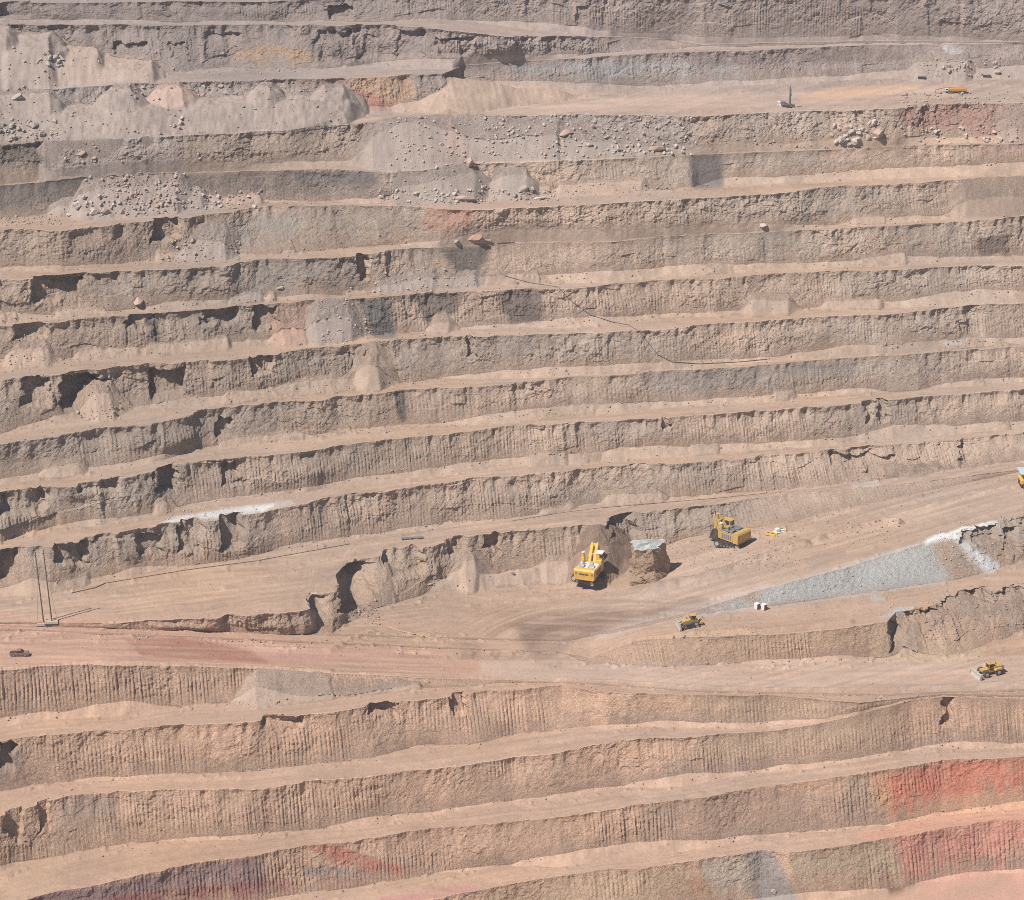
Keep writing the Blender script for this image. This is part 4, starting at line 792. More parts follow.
# ------------------------------------------------------------------ hydraulic mining shovel (local: forward = +Y)
def mining_shovel(name, loc, yaw, under, label, boom_up=8.9, text=True, reach=9.0):
    lo = 0 if text else 1.7; bw = 2.1 if text else 1.5
    Y_ = YS_ if text else Y2_
    t = empty(name, loc, yaw); tag(t, label, 'excavator', 'hydraulic mining shovels')
    for sx in (-1, 1):
        tr = MB().prism(stadium(8.2, 1.9), sx * 2.55 - .75, sx * 2.55 + .75)
        for i in range(12):
            tr.box((sx * 2.55, -3.6 + i * .655, 1.93), (1.56, .42, .12)); tr.box((sx * 2.55, -3.6 + i * .655, .03), (1.56, .42, .12))
        tk = tr.build('track', DK_, t)
        wh = []
        for yy in (-3.15, 3.15):
            w = MB().cyl((sx * 3.30, yy, .95), (sx * 3.42, yy, .95), .62, n=16).build('track_wheel', LG_, tk); wh.append(w)
        for i in range(5):
            w = MB().cyl((sx * 3.30, -1.9 + i * .95, .55), (sx * 3.38, -1.9 + i * .95, .55), .30, n=12).build('road_roller', GY_, tk); wh.append(w)
        xform([tk] + wh, under)
    fr = MB().box((0, 0, 1.25), (4.2, 3.6, .9), None, .15).cyl((0, 0, 1.6), (0, 0, 2.15), 1.9, n=24).build('undercarriage_frame', DK_, t); xform([fr], under)
    cw = MB().prism([(-4.9, 2.25), (-3.2, 2.15), (-3.2, 5.35), (-4.6, 5.35), (-5.0, 4.9)], -3.0, 3.0).build('counterweight', Y_, t)
    MB().box((0, -4.96, 2.30), (5.6, .14, .22)).build('bumper_strip', OR_, cw)
    for sx in (-1.0, 1.0): MB().box((sx * 2.35, -5.0, 4.1), (.5, .10, .55)).build('rear_lamp_panel', GY_, cw)
    if text: lettering('KOMATSU', .62, LT_, cw, (-.1, -5.03, 3.95), (math.pi / 2, 0, 0))
    eh = MB().box((0, -.3, 3.55), (6.0, 5.7, 2.7), None, .12).build('engine_house', Y_, t)
    MB().box((0, -.9, 4.96), (5.5, 4.2, .16)).build('deck', WH_ if text else GY_, eh)
    for (x, y, w, l, h) in ((-1.6, -1.9, 1.6, 1.3, .55), (1.2, -1.7, 2.0, 1.6, .35), (.6, .3, 1.1, .9, .5)):
        MB().box((x, y, 5.05 + h / 2), (w, l, h), None, .08).build('roof_housing', LG_ if text else GY_, eh)
    for x in (-1.7, -1.2): MB().cyl((x, -.4, 5.0), (x, -.4, 6.1), .16, n=10).build('exhaust_stack', GY_, eh)
    for i in range(5): MB().box((3.02, -2.2 + i * .75, 3.5), (.06, .5, 1.5)).build('side_grille', GY_, eh)
    for i in range(5): MB().box((-3.02, -2.2 + i * .75, 3.5), (.06, .5, 1.5)).build('side_grille', GY_, eh)
    for sx in (-1, 1):
        MB().box((sx * 3.15, -.2, 4.98), (.06, 5.2, .05)).box((sx * 3.15, -.2, 5.6), (.06, 5.2, .05)).build('handrail', LG_, eh)
    MB().box((2.35, 2.6, 4.2 - lo / 2), (1.9, 2.3, 3.6 - lo), None, .1).build('cab_base', Y_, t)
    cab = MB().box((2.35, 2.7, 7.0 - lo), (1.9, 2.2, 2.0), None, .1).build('cab', Y_, t)
    MB().box((2.35, 2.7, 8.06 - lo), (2.2, 2.6, .14), None, .04).build('cab_roof', WH_ if text else Y2_, cab)
    MB().box((2.35, 3.82, 7.2 - lo), (1.6, .06, 1.2)).build('windscreen', GL_, cab); MB().box((3.32, 2.7, 7.2 - lo), (.06, 1.6, 1.1)).build('side_window', GL_, cab); MB().box((1.38, 2.7, 7.2 - lo), (.06, 1.6, 1.1)).build('side_window', GL_, cab); MB().box((2.9, 1.58, 7.2 - lo), (.7, .06, 1.0)).build('rear_window', GL_, cab)
    tw = MB().box((-2.4, 1.9, 5.6), (1.0, 1.3, 1.6), None, .08).cyl((-2.4, 1.9, 6.4), (-2.4, 1.9, 7.6 - lo / 2), .42, n=12).build('air_filter_tower', Y_, t)
    MB().cyl((-2.4, 1.9, 7.6 - lo / 2), (-2.4, 1.9, 7.8 - lo / 2), .52, n=12).build('filter_cap', WH_, tw)
    bm_ = MB()
    for sx in (-1, 1): bm_.beam((sx * .72, 2.2, 3.2), (sx * .72, 5.6, boom_up), .95, 1.35)
    bm_.box((0, 5.5, boom_up - .1), (2.3, .9, .9), None, .1); bm_.box((0, 4.0, 6.4), (1.2, .5, .8), None, .1)
    bo = bm_.build('boom', Y_, t)
    MB().beam((-.82, 5.6, boom_up + .75), (-.82, 2.6, 5.1), .5, .10).beam((.82, 5.6, boom_up + .75), (.82, 2.6, 5.1), .5, .10).build('boom_walkway', YB_, bo)
    for sx in (-1, 1):
        cy_ = MB().cyl((sx * 1.55, 3.0, 2.6), (sx * 1.35, 4.6, 6.2), .26).build('lift_cylinder', Y_, t)
        MB().cyl((sx * 1.35, 4.6, 6.2), (sx * 1.2, 5.6, 8.8), .15).build('piston_rod', LG_, cy_)
    MB().beam((0, 6.0, boom_up - .3), (0, reach, 3.4), 1.5, 1.0).build('stick', Y_, t)
    bk = MB().prism([(reach - 1.6, .5), (reach - 1.9, 2.6), (reach - 1.2, 3.7), (reach + .3, 3.6), (reach + .1, 3.2), (reach - 1.0, 3.1), (reach - 1.5, 2.4), (reach - 1.2, .9), (reach + 1.6, .7), (reach + 1.7, .45)], -bw, bw).build('bucket', DK_, t)
    for sx in (-bw, bw): MB().prism([(reach - 1.6, .5), (reach - 1.9, 2.6), (reach - 1.2, 3.7), (reach + .3, 3.6), (reach + 1.6, .5)], sx - .1, sx + .1).build('bucket_side', DK_, bk)
    for i in range(5): MB().box(((-1.7 + i * .85) * bw / 2.1, reach + 1.9, .58), (.3, .7, .22)).build('tooth', LG_, bk)
    return t
p0, m0 = ground(589, 580)
mining_shovel('mining_shovel', (p0.x, p0.y + .2, p0.z - .15), R_(-19), R_(74), 'yellow hydraulic shovel seen from behind, digging at the brown pile beside the rock pillar')
p0, m0 = ground(731, 545)
mining_shovel('mining_shovel', (p0.x, p0.y + 1.0, p0.z - .15), R_(46), R_(20), 'yellow hydraulic shovel with grey roof, parked side-on right of the rock pillar', boom_up=7.6, text=False, reach=5.4)

# ------------------------------------------------------------------ wheels
def wheel(t, x, y, r, w, rim=LG_):
    ty = MB().cyl((x - w / 2, y, r), (x + w / 2, y, r), r, n=22).build('tyre', RB_, t)
    s = 1 if x > 0 else -1
    MB().cyl((x + s * w * .5, y, r), (x + s * (w * .5 + .06), y, r), r * .52, n=18).cyl((x + s * w * .5, y, r), (x + s * (w * .5 + .12), y, r), r * .2, n=12).build('rim', rim, ty)
    return ty
# wheel dozer (forward = +Y)
p0, m0 = ground(990, 677)
t = empty('wheel_dozer', (p0.x, p0.y + 1.6, p0.z - .05), R_(114)); t.scale = (.92, .92, .92); tag(t, 'yellow wheel dozer with pale steel blade on the haul road near the right edge', 'bulldozer')
for x in (-1.55, 1.55):
    for y in (-2.2, 1.9): wheel(t, x, y, 1.05, .8)
MB().box((0, -.3, 1.35), (1.5, 5.8, .8), None, .1).build('chassis', Y2_, t)
h_ = MB().prism([(-4.4, 1.5), (-1.0, 1.5), (-1.0, 2.9), (-3.9, 2.75), (-4.4, 2.3)], -1.15, 1.15).build('engine_hood', Y2_, t)
MB().box((0, -4.42, 1.95), (1.7, .08, .8)).build('radiator_grille', GY_, h_); MB().cyl((.5, -2.3, 2.8), (.5, -2.3, 3.6), .1, n=8).build('exhaust_stack', GY_, h_)
for x in (-1.5, 1.5): MB().prism([(-3.5, 1.9), (-3.2, 2.35), (-1.2, 2.35), (-.9, 1.9)], x - .5, x + .5).build('fender', Y2_, t); 
c_ = MB().box((0, -.1, 2.95), (1.7, 1.7, 1.5), None, .08).build('cab', Y2_, t)
MB().box((0, -.1, 3.8), (2.0, 2.1, .16), None, .04).build('cab_roof', Y2_, c_)
for (x, y, w, l) in ((0, .78, 1.4, .06), (.88, -.1, .06, 1.3), (-.88, -.1, .06, 1.3), (0, -.98, 1.4, .06)): MB().box((x, y, 3.1), (w, l, 1.0)).build('cab_window', GL_, c_)
MB().box((0, -.1, 4.0), (.5, .3, .25)).build('beacon', OR_, c_)
MB().box((0, 1.9, 1.9), (1.6, 2.2, .7), None, .1).build('front_frame', Y2_, t)
for x in (-1.0, 1.0): MB().beam((x, 1.6, 1.2), (x, 4.3, .8), .3, .35).build('push_arm', LG_, t)
bl = MB().prism([(4.2, .1), (4.75, .05), (4.55, .9), (4.7, 1.9), (4.3, 1.95), (4.15, .9)], -2.7, 2.7).build('blade', BL_, t)
for x in (-2.6, 2.6): MB().prism([(4.2, .1), (5.0, .1), (4.9, 1.3), (4.3, 1.6)], x - .06, x + .06).build('blade_end_plate', BL_, bl)
# crawler dozer
p0, m0 = ground(691, 628)
t = empty('crawler_dozer', (p0.x, p0.y + 1.3, p0.z - .05), R_(104)); tag(t, 'yellow crawler bulldozer working on the terrace edge left of the grey gravel embankment', 'bulldozer')
for sx in (-1, 1):
    tk = MB().prism([(-2.4, .3), (-1.9, 0), (2.1, 0), (2.6, .45), (2.3, .95), (-.6, 1.75), (-1.3, 1.8), (-1.8, 1.4)], sx * 1.3 - .32, sx * 1.3 + .32).build('track', DK_, t)
    MB().cyl((sx * 1.62, -1.1, 1.25), (sx * 1.72, -1.1, 1.25), .42, n=14).build('drive_sprocket', LG_, tk)
    for y in (-1.5, 1.9): MB().cyl((sx * 1.62, y, .45), (sx * 1.70, y, .45), .34, n=12).build('idler_wheel', LG_, tk)
b_ = MB().prism([(-1.9, .8), (2.5, .8), (2.6, 1.9), (.6, 2.25), (-.6, 2.25), (-.6, 1.9), (-1.9, 1.9)], -.78, .78).build('body', Y2_, t)
MB().box((.3, 1.2, 2.5), (.14, .14, .8)).build('exhaust_stack', GY_, b_)
MB().box((0, 2.6, 1.4), (1.3, .08, .9)).build('radiator_grille', GY_, b_)
c_ = MB().box((0, -.5, 2.75), (1.45, 1.4, 1.2), None, .06).build('cab', GL_, t)
MB().box((0, -.5, 3.45), (1.8, 1.8, .14), None, .04).build('cab_roof', Y2_, c_)
for (x, y) in ((-.72, -1.2), (.72, -1.2), (-.72, .2), (.72, .2)): MB().box((x, y, 2.75), (.14, .14, 1.3)).build('roof_post', Y2_, c_)
bl = MB().prism([(3.3, 0), (3.85, -.02), (3.6, .8), (3.85, 1.6), (3.5, 1.65), (3.25, .8)], -2.2, 2.2).build('blade', LG_, t)
for x in (-1.75, 1.75): MB().beam((x, .2, .55), (x, 3.3, .4), .18, .25).build('push_arm', DK_, t)
for x in (-.6, .6): MB().cyl((x, 2.3, 1.9), (x, 3.3, 1.2), .12).build('blade_cylinder', LG_, t)
rp = MB().box((0, -2.9, 1.1), (2.0, .6, .7), None, .08).beam((-.7, -1.9, .9), (-.7, -2.9, 1.0), .25, .3).beam((.7, -1.9, .9), (.7, -2.9, 1.0), .25, .3).build('ripper_frame', Y2_, t)
MB().prism([(-3.1, 1.9), (-2.7, 1.9), (-2.75, .2), (-3.0, .0)], -.14, .14).build('ripper_shank', GY_, rp)
# pickup
p0, m0 = ground(19, 657)
t = empty('pickup_truck', (p0.x, p0.y + .9, p0.z - .02), R_(-88)); t.scale = (.92, .92, .92); tag(t, 'small dusty maroon pickup truck driving on the pink haul road at far left', 'pickup truck')
for x in (-.82, .82):
    for y in (-1.65, 1.75): wheel(t, x, y, .40, .26)
b_ = MB().prism([(-2.7, .45), (2.7, .45), (2.72, .95), (2.55, 1.12), (1.1, 1.2), (-2.7, 1.15)], -.9, .9).build('body', PK_, t)
c_ = MB().prism([(-.85, 1.15), (1.2, 1.18), (.55, 1.82), (-.7, 1.85)], -.80, .80).build('cab', PK_, t)
MB().prism([(.62, 1.78), (1.14, 1.25), (1.2, 1.27), (.68, 1.80)], -.7, .7).build('windscreen', GL_, c_)
for x in (-.81, .81): MB().prism([(-.7, 1.25), (.95, 1.25), (.5, 1.74), (-.6, 1.76)], x - .015, x + .015).build('side_window', GL_, c_)
MB().box((0, -1.75, 1.19), (1.55, 1.7, .06)).build('load_bed', DK_, b_); MB().box((0, -2.72, .6), (1.7, .1, .2)).build('rear_bumper', WH_, b_)
for x in (-.62, .62): MB().box((x, 2.72, .85), (.35, .06, .2)).build('headlight', WH_, b_)

# haul truck at the right edge (forward = +Y)
p0, m0 = ground(1018.5, 491)
t = empty('haul_truck', (p0.x + 5.2, p0.y + 2.8, p0.z - .05), R_(92)); tag(t, 'mining haul truck with pale canopy coming into view on the ramp at the right edge', 'dump truck')
for x in (-2.3, 2.3):
    for y in (-2.6, 2.6): wheel(t, x, y, 1.3, 1.0)
MB().box((0, -.2, 1.9), (2.0, 8.6, .8), None, .1).build('chassis', Y_, t)
MB().box((0, 3.9, 2.6), (4.4, 1.5, 1.5), None, .15).build('front_deck', Y_, t); MB().box((0, 4.68, 2.0), (2.4, .1, 1.4)).build('radiator_grille', DK_, t)
c_ = MB().box((1.1, 3.4, 4.0), (1.6, 1.6, 1.5), None, .08).build('cab', Y_, t); MB().box((1.1, 4.22, 4.2), (1.3, .06, .8)).build('windscreen', GL_, c_)
d_ = MB().prism([(-5.2, 3.6), (-4.6, 2.9), (.8, 2.7), (2.4, 3.6), (2.4, 5.0), (5.0, 5.3), (5.0, 5.5), (2.1, 5.4), (-5.2, 5.0)], -2.7, 2.7).build('dump_body', LB_, t)
for i in range(4): MB().box((2.73, -4.0 + i * 1.5, 3.9), (.08, .25, 2.0)).box((-2.73, -4.0 + i * 1.5, 3.9), (.08, .25, 2.0)).build('body_rib', Y_, d_)
for x in (-1.9, 1.9): MB().beam((x, 4.4, 1.2), (x, 4.6, 3.2), .15, .12).build('ladder', OR_, t)

# orange rig on the drill platform
p0, m0 = ground(956, 94)
t = empty('crane_truck', (p0.x, p0.y + 1.4, p0.z - .02), R_(86)); t.scale = (.72, .86, .62); tag(t, 'orange mobile crane truck with lowered boom parked on the upper platform at right', 'truck')
for x in (-1.25, 1.25):
    for y in (-2.9, -1.6, 1.4, 2.6): wheel(t, x, y, .6, .45, GY_)
MB().box((0, -.1, 1.0), (2.3, 8.0, .5), None, .06).build('chassis', GY_, t)
MB().box((0, -.9, 2.1), (2.6, 6.6, 1.25), None, .12).box((0, -1.2, 2.9), (1.1, 5.6, .45), None, .06).build('superstructure', OR_, t)
c_ = MB().box((0, 3.35, 2.0), (2.4, 1.3, 1.5), None, .1).build('cab', WH_, t); MB().box((0, 4.02, 2.2), (2.0, .05, .75)).build('windscreen', GL_, c_); MB().box((1.22, 3.4, 2.2), (.05, .8, .7)).build('side_window', GL_, c_); MB().box((-1.22, 3.4, 2.2), (.05, .8, .7)).build('side_window', GL_, c_)
MB().beam((0, -3.0, 3.1), (0, 4.2, 3.0), .6, .55).build('boom', OR_, t); MB().beam((0, 4.0, 2.9), (0, 7.6, 1.4), .4, .4).build('boom_tip', RD_, t)
MB().cyl((0, 7.5, 1.5), (0, 7.5, .35), .06, n=6).box((0, 7.5, .3), (.5, .5, .5), None, .08).build('hook_block', RD_, t)
for x in (-1.4, 1.4): MB().box((x, -4.0, .6), (.3, .3, 1.2)).build('outrigger', DK_, t)
# drill rig
p0, m0 = ground(787, 108)
t = empty('drill_rig', (p0.x, p0.y + 1.2, p0.z - .02), R_(90)); t.scale = (.8, .8, .8); tag(t, 'small blast hole drill rig with raised mast on the upper platform', 'drill rig')
for sx in (-1, 1): MB().prism(stadium(3.6, .8), sx * 1.0 - .25, sx * 1.0 + .25).build('track', DK_, t)
MB().box((0, .3, 1.2), (2.0, 4.2, .7), None, .06).build('deck', GY_, t); MB().box((0, 1.5, 1.95), (1.9, 2.0, .9), None, .08).build('engine_house', paint_mat('slate_paint', (.16, .17, .24)), t)
c_ = MB().box((.3, 3.1, 1.5), (1.5, 1.2, 1.6), None, .08).build('cab', WH_, t); MB().box((.3, 3.72, 1.7), (1.2, .05, .8)).build('windscreen', GL_, c_)
MB().box((-.4, 2.2, .9), (.9, .9, .9), None, .06).build('water_tank', WH_, t)
ms = MB().box((0, -1.2, 4.6), (.5, .16, 7.6)).build('mast', DK_, t)
for sx in (-.3, .3): MB().box((sx, -1.2, 4.6), (.12, .5, 7.6)).build('mast_rail', GY_, ms)
MB().cyl((0, -1.55, .1), (0, -1.55, 7.4), .1, n=8).build('drill_rod', LG_, ms); MB().box((0, -1.5, 5.0), (.5, .5, .9)).build('rotary_head', DK_, ms)
MB().box((0, -2.6, .75), (1.4, 1.2, .9), None, .08).build('dust_hood', WD_, t); MB().box((0, -1.7, 1.2), (1.0, .5, .7)).build('hose_reel', YB_, t)
# two low skid boxes at the back of the platform
for (px, py, lb) in ((922, 79.5, 'low dark steel skid at the back of the upper platform, nearer the drill'), (987, 78, 'low dark steel skid at the back of the upper platform, far right')):
    p0, m0 = ground(px, py)
    t = empty('steel_skid', p0, R_(3)); tag(t, lb, 'skid', 'steel skids')
    MB().box((0, .5, .55), (2.6, 1.0, .7), None, .06).build('box', DK_, t)
    for y in (.1, .9): MB().box((0, y, .1), (2.8, .2, .22), None, .03).build('runner', GY_, t)
    MB().box((0, .5, .93), (2.2, .7, .06)).build('lid', GY_, t)
# twin power poles on skids
for i, (px, py, lb) in enumerate(((43.5, 626, 'tall thin power pole on concrete skid, left of the pair by the haul road'), (51.5, 624, 'tall thin power pole on concrete skid, right of the pair by the haul road'))):
    p0, m0 = ground(px, py)
    t = empty('power_pole', (p0.x, p0.y + .6, p0.z), R_(4)); tag(t, lb, 'power pole', 'power poles by the haul road')
    MB().prism([(-1.0, 0), (1.0, 0), (.85, .75), (-.85, .75)], -1.7, 1.7).build('skid_base', CN_, t)
    for y in (-.95, .95): MB().box((0, y, .08), (3.7, .2, .26), None, .04).build('skid_runner', DK_, t)
    MB().cyl((0, 0, .6), (-.9, .3, 21.5), .20, .13, 10).build('mast', WD_, t)
    for z in (3.2, 7.6, 12.2, 16.5, 20.6):
        x = -.9 * z / 21.5
        ca = MB().box((x, 0, z), (.9 if z > 19 else .5, .1, .12)).build('crossarm', WD_, t)
        for sx in (-.35, .35): MB().cyl((x + sx, 0, z + .06), (x + sx, 0, z + .3), .06, n=8).build('insulator', WH_, ca)
    sx = -1.6 if i == 0 else 1.5
    MB().cyl((sx, 0, .6), (-.7, .25, 17.0), .03, n=6).build('guy_wire', CB_, t)
# white booths
for (px, py, lb) in ((757, 609.6, 'white portable booth with maroon side, left one below the gravel embankment'), (764, 610.4, 'white portable booth with maroon side, right one below the gravel embankment')):
    p0, m0 = ground(px, py)
    t = empty('portable_booth', (p0.x, p0.y + .5, p0.z), R_(-48)); tag(t, lb, 'booth', 'white portable booths')
    MB().box((0, 0, .85), (1.25, 1.2, 1.6), None, .04).build('shell', WH_, t); MB().box((0, 0, 1.7), (1.35, 1.3, .12), None, .05).build('roof', WH_, t)
    MB().box((.64, 0, .85), (.04, 1.12, 1.5)).build('door', MR_, t); MB().box((0, 0, .05), (1.1, 1.05, .12)).build('base', GY_, t)
# spare parts on the ramp
p0, m0 = ground(771, 535)
t = empty('beam_assembly', p0, R_(-30)); tag(t, 'yellow steel frame lying on the ground right of the parked shovel', 'machine part')
for y in (-.6, .8): MB().box((0, y, .35), (3.2, .45, .6), None, .05).build('beam', Y_, t)
for x in (-1.1, .3): MB().box((x, .1, .35), (.4, 1.0, .4), None, .04).build('cross_member', DK_, t)
p0, m0 = ground(780, 532)
t = empty('pump_skid', p0, R_(22)); tag(t, 'white skid unit with pipes beside the yellow steel frame', 'machine part')
MB().box((0, 0, .2), (3.6, 1.9, .3), None, .04).build('skid_frame', WH_, t); MB().box((-.9, 0, .8), (1.2, 1.3, 1.0), None, .08).build('housing', WH_, t); MB().cyl((0, -.3, .65), (1.7, -.3, .65), .3).build('tank', WH_, t); MB().box((.5, .6, .5), (1.2, .4, .5)).build('control_box', GY_, t)
p0, m0 = ground(753, 539.5)
t = MB().cyl((-1.2, 0, .25), (1.2, .2, .25), .26, n=12).cyl((-1.25, -.005, .25), (-1.12, .006, .25), .36, n=12).cyl((1.12, .195, .25), (1.25, .206, .25), .36, n=12).build('flanged_pipe', WH_); t.location = p0; tag(t, 'short white flanged pipe lying just right of the parked shovel', 'pipe')
p0, m0 = ground(412, 539)
t = empty('pipe_rack', p0, R_(8)); tag(t, 'long dark pipe rack lying on the bench road above the loading floor', 'pipe rack')
for y in (-.25, .1, .45): MB().cyl((-3.2, y, .38), (3.2, y, .38), .15, n=10).build('pipe', GY_, t)
for x in (-2.6, 0, 2.6): MB().box((x, .1, .1), (.3, 1.4, .22)).build('sleeper', DK_, t)
# cables and hoses lying on the ground
def ground_line(name, pts, r, mat, label, cat, sub=6):
    P = []
    for (a, b) in zip(pts[:-1], pts[1:]):
        for i in range(sub):
            u = i / sub; P.append((a[0] + (b[0] - a[0]) * u, a[1] + (b[1] - a[1]) * u))
    P.append(pts[-1])
    W = []
    for q in P:
        l, n = hit(*q)
        if l is not None: W.append(l + Vector((0, -.5 * r, r * .8)))
    n = 6; vs_ = []; fs = []
    for i, w in enumerate(W):
        d = (W[min(i + 1, len(W) - 1)] - W[max(i - 1, 0)]).normalized()
        s1 = d.cross(Vector((0, 0, 1)))
        s1 = s1.normalized() if s1.length > 1e-3 else Vector((1, 0, 0)); s2 = s1.cross(d)
        for j in range(n):
            a = 2 * math.pi * j / n; vs_.append(w + s1 * (r * math.cos(a)) + s2 * (r * math.sin(a)))
    for i in range(len(W) - 1):
        for j in range(n):
            fs.append((i * n + j, i * n + (j + 1) % n, (i + 1) * n + (j + 1) % n, (i + 1) * n + j))
    me = bpy.data.meshes.new(name); me.from_pydata(vs_, [], fs); me.materials.append(mat); me.update()
    o = bpy.data.objects.new(name, me); COL.objects.link(o); tag(o, label, cat); return o
ground_line('power_cable', [(505, 276), (530, 283), (558, 287), (572, 302), (590, 315), (612, 322), (628, 325), (640, 332), (648, 343), (658, 355), (672, 362), (700, 364), (740, 362), (770, 359)], .11, CB_, 'dark power cable hanging down across two benches in the middle of the wall', 'cable', 8)
ground_line('power_cable', [(72, 593), (95, 588), (106, 583)], .14, CB_, 'short dark cable on the dusty ground right of the power poles', 'cable')
ground_line('power_cable', [(107, 583), (150, 576), (187, 570), (256, 561), (300, 553), (350, 544)], .10, CB_, 'long dark cable along the foot of the left wall above the small face', 'cable', 14)
ground_line('power_cable', [(512, 521), (560, 513), (600, 508), (660, 503), (720, 498), (768, 493)], .07, CB_, 'thin dark cable along the bench road above the rock pillar', 'cable', 14)
ground_line('rubber_hose', [(386, 626), (400, 631), (418, 635), (434, 639)], .15, YB_, 'faded yellow hose on the loading floor near the pink road', 'hose', 10)

# ------------------------------------------------------------------ rock pillar left standing on the loading floor
def rock_pillar(px, py, w, d, h):
    p0, m0 = ground(px, py)
    na, nr = 120, 46
    a = np.linspace(0, 2 * math.pi, na)[None]; v = np.linspace(0, 1, nr)[:, None]
    ca, sa = np.cos(a), np.sin(a)
    # blocky plan: nearest of a few cutting planes
    pl = [(0.15, .97), (1.2, .93), (2.2, .9), (3.3, 1.0), (4.5, .92), (5.75, .60)]
    k = np.min([q / np.maximum(.2, np.cos(a - b)) for b, q in pl], axis=0)
    fl = 1 + 0.42 * (1 - v) ** 2.0 + .05 * v
    X = ca * k * w / 2 * fl; Yy = sa * k * d / 2 * fl; Z = v * h - 1.0 + 0 * a
    Z = Z + v ** 6 * 0.9 * fbm(ca * 1.3 + 3, sa * 1.3, None, 3, 400)
    n_ = fbm(X / 3.0 + 40, Z / 2.6 + Yy / 3, None, 5, 401, .58) * 1.5 + (cellhash(X / 2.3 + Yy / 2.7 + 90 + .4 * Z, Z / 2.6 + .5 * X, 402) - .5) * .8
    n_ = n_ * (1 - .3 * v)
    X = X + ca * n_; Yy = Yy + sa * n_
    X = X + (1 - v) ** 1.5 * 1.2                       # the foot runs out to the right
    X[:, -1] = X[:, 0]; Yy[:, -1] = Yy[:, 0]; Z[:, -1] = Z[:, 0]
    Xw, Yw, Zw = X + p0.x, Yy + p0.y + d * .55, Z + p0.z
    c = np.array([0.42, 0.295, 0.205]) * (1 + 0.2 * fbm(Xw / 1.2, Zw / 2.2, None, 3, 403)[..., None])
    t = empty('rock_pillar', (0, 0, 0)); tag(t, 'free-standing rock pillar with pale gravel cap between the two shovels', 'rock')
    grid_mesh('pillar_wall', Xw[:, ::-1], Yw[:, ::-1], Zw[:, ::-1], c[:, ::-1], M_FACE, False).parent = t
    rr = np.linspace(1, 0, 9)[:, None]
    cx, cy = Xw[-1].mean(), Yw[-1].mean()
    Xc = cx + (Xw[-1][None] - cx) * rr; Yc_ = cy + (Yw[-1][None] - cy) * rr; Zc = Zw[-1][None] + .03 + 0.5 * (1 - rr) + .35 * fbm(Xc / 1.5, Yc_ / 1.5, None, 2, 404) * sstep(1, .7, rr)
    grid_mesh('gravel_cap', Xc[:, ::-1], Yc_[:, ::-1], Zc[:, ::-1], np.full(Xc.shape + (3,), .42) * np.array([.98, .98, .94]) * (1 + .25 * fbm(Xc / 1.1, Yc_ / 1.1, None, 3, 405)[..., None]), M_RUB, False).parent = t
rock_pillar(650, 582, 9.6, 6.6, 11.0)
bpy.context.view_layer.update(); DG = bpy.context.evaluated_depsgraph_get()

# ------------------------------------------------------------------ boulders
def rock_mat(name, c):
    m, nt, b = new_mat(name); N = nt.nodes; K = nt.links
    b.inputs['Roughness'].default_value = .95; b.inputs['Specular IOR Level'].default_value = .15
    geo = N.new('ShaderNodeNewGeometry'); n = N.new('ShaderNodeTexNoise'); n.inputs['Scale'].default_value = 1.6; n.inputs['Detail'].default_value = 6
    K.new(geo.outputs['Position'], n.inputs['Vector'])
    mx = N.new('ShaderNodeMix'); mx.data_type = 'RGBA'; mx.inputs[6].default_value = (*[v * .78 for v in c], 1); mx.inputs[7].default_value = (*[min(.8, v * 1.22) for v in c], 1)
    K.new(n.outputs[0], mx.inputs[0]); K.new(mx.outputs[2], b.inputs['Base Color'])
    bp = N.new('ShaderNodeBump'); bp.inputs['Strength'].default_value = .6; bp.inputs['Distance'].default_value = .3; K.new(n.outputs[0], bp.inputs['Height']); K.new(bp.outputs[0], b.inputs['Normal'])
    return m
RM = {'grey': rock_mat('grey_rock', (.41, .345, .30)), 'pale': rock_mat('pale_rock', (.52, .44, .385)), 'pink': rock_mat('pink_rock', (.46, .325, .265)), 'dark': rock_mat('dark_rock', (.24, .21, .19)),
      'orange': rock_mat('orange_rock', (.48, .30, .22)), 'green': rock_mat('greenish_rock', (.33, .32, .28)), 'tan': rock_mat('tan_rock', (.41, .31, .235))}
def boulder_mesh(seed, sub=2):
    rg = random.Random(seed); bm = bmesh.new(); bmesh.ops.create_icosphere(bm, subdivisions=sub, radius=1.0)
    planes = [(Vector((rg.gauss(0, 1), rg.gauss(0, 1), rg.gauss(0, 1))).normalized(), rg.uniform(.38, .78)) for _ in range(13)]
    for v in bm.verts:
        for n, d in planes:
            q = v.co.dot(n)
            if q > d: v.co -= n * (q - d)
        v.co *= 1 + rg.uniform(-.04, .04)
    sc = Vector((rg.uniform(.85, 1.25), rg.uniform(.75, 1.1), rg.uniform(.6, .9)))
    for v in bm.verts: v.co = Vector((v.co.x * sc.x, v.co.y * sc.y, v.co.z * sc.z))
    me = bpy.data.meshes.new('boulder'); bm.to_mesh(me); bm.free(); return me
PROTO = {}
def proto(i, col):
    k = (i, col)
    if k not in PROTO:
        me = boulder_mesh(i); me.materials.append(RM[col]); PROTO[k] = me
    return PROTO[k]
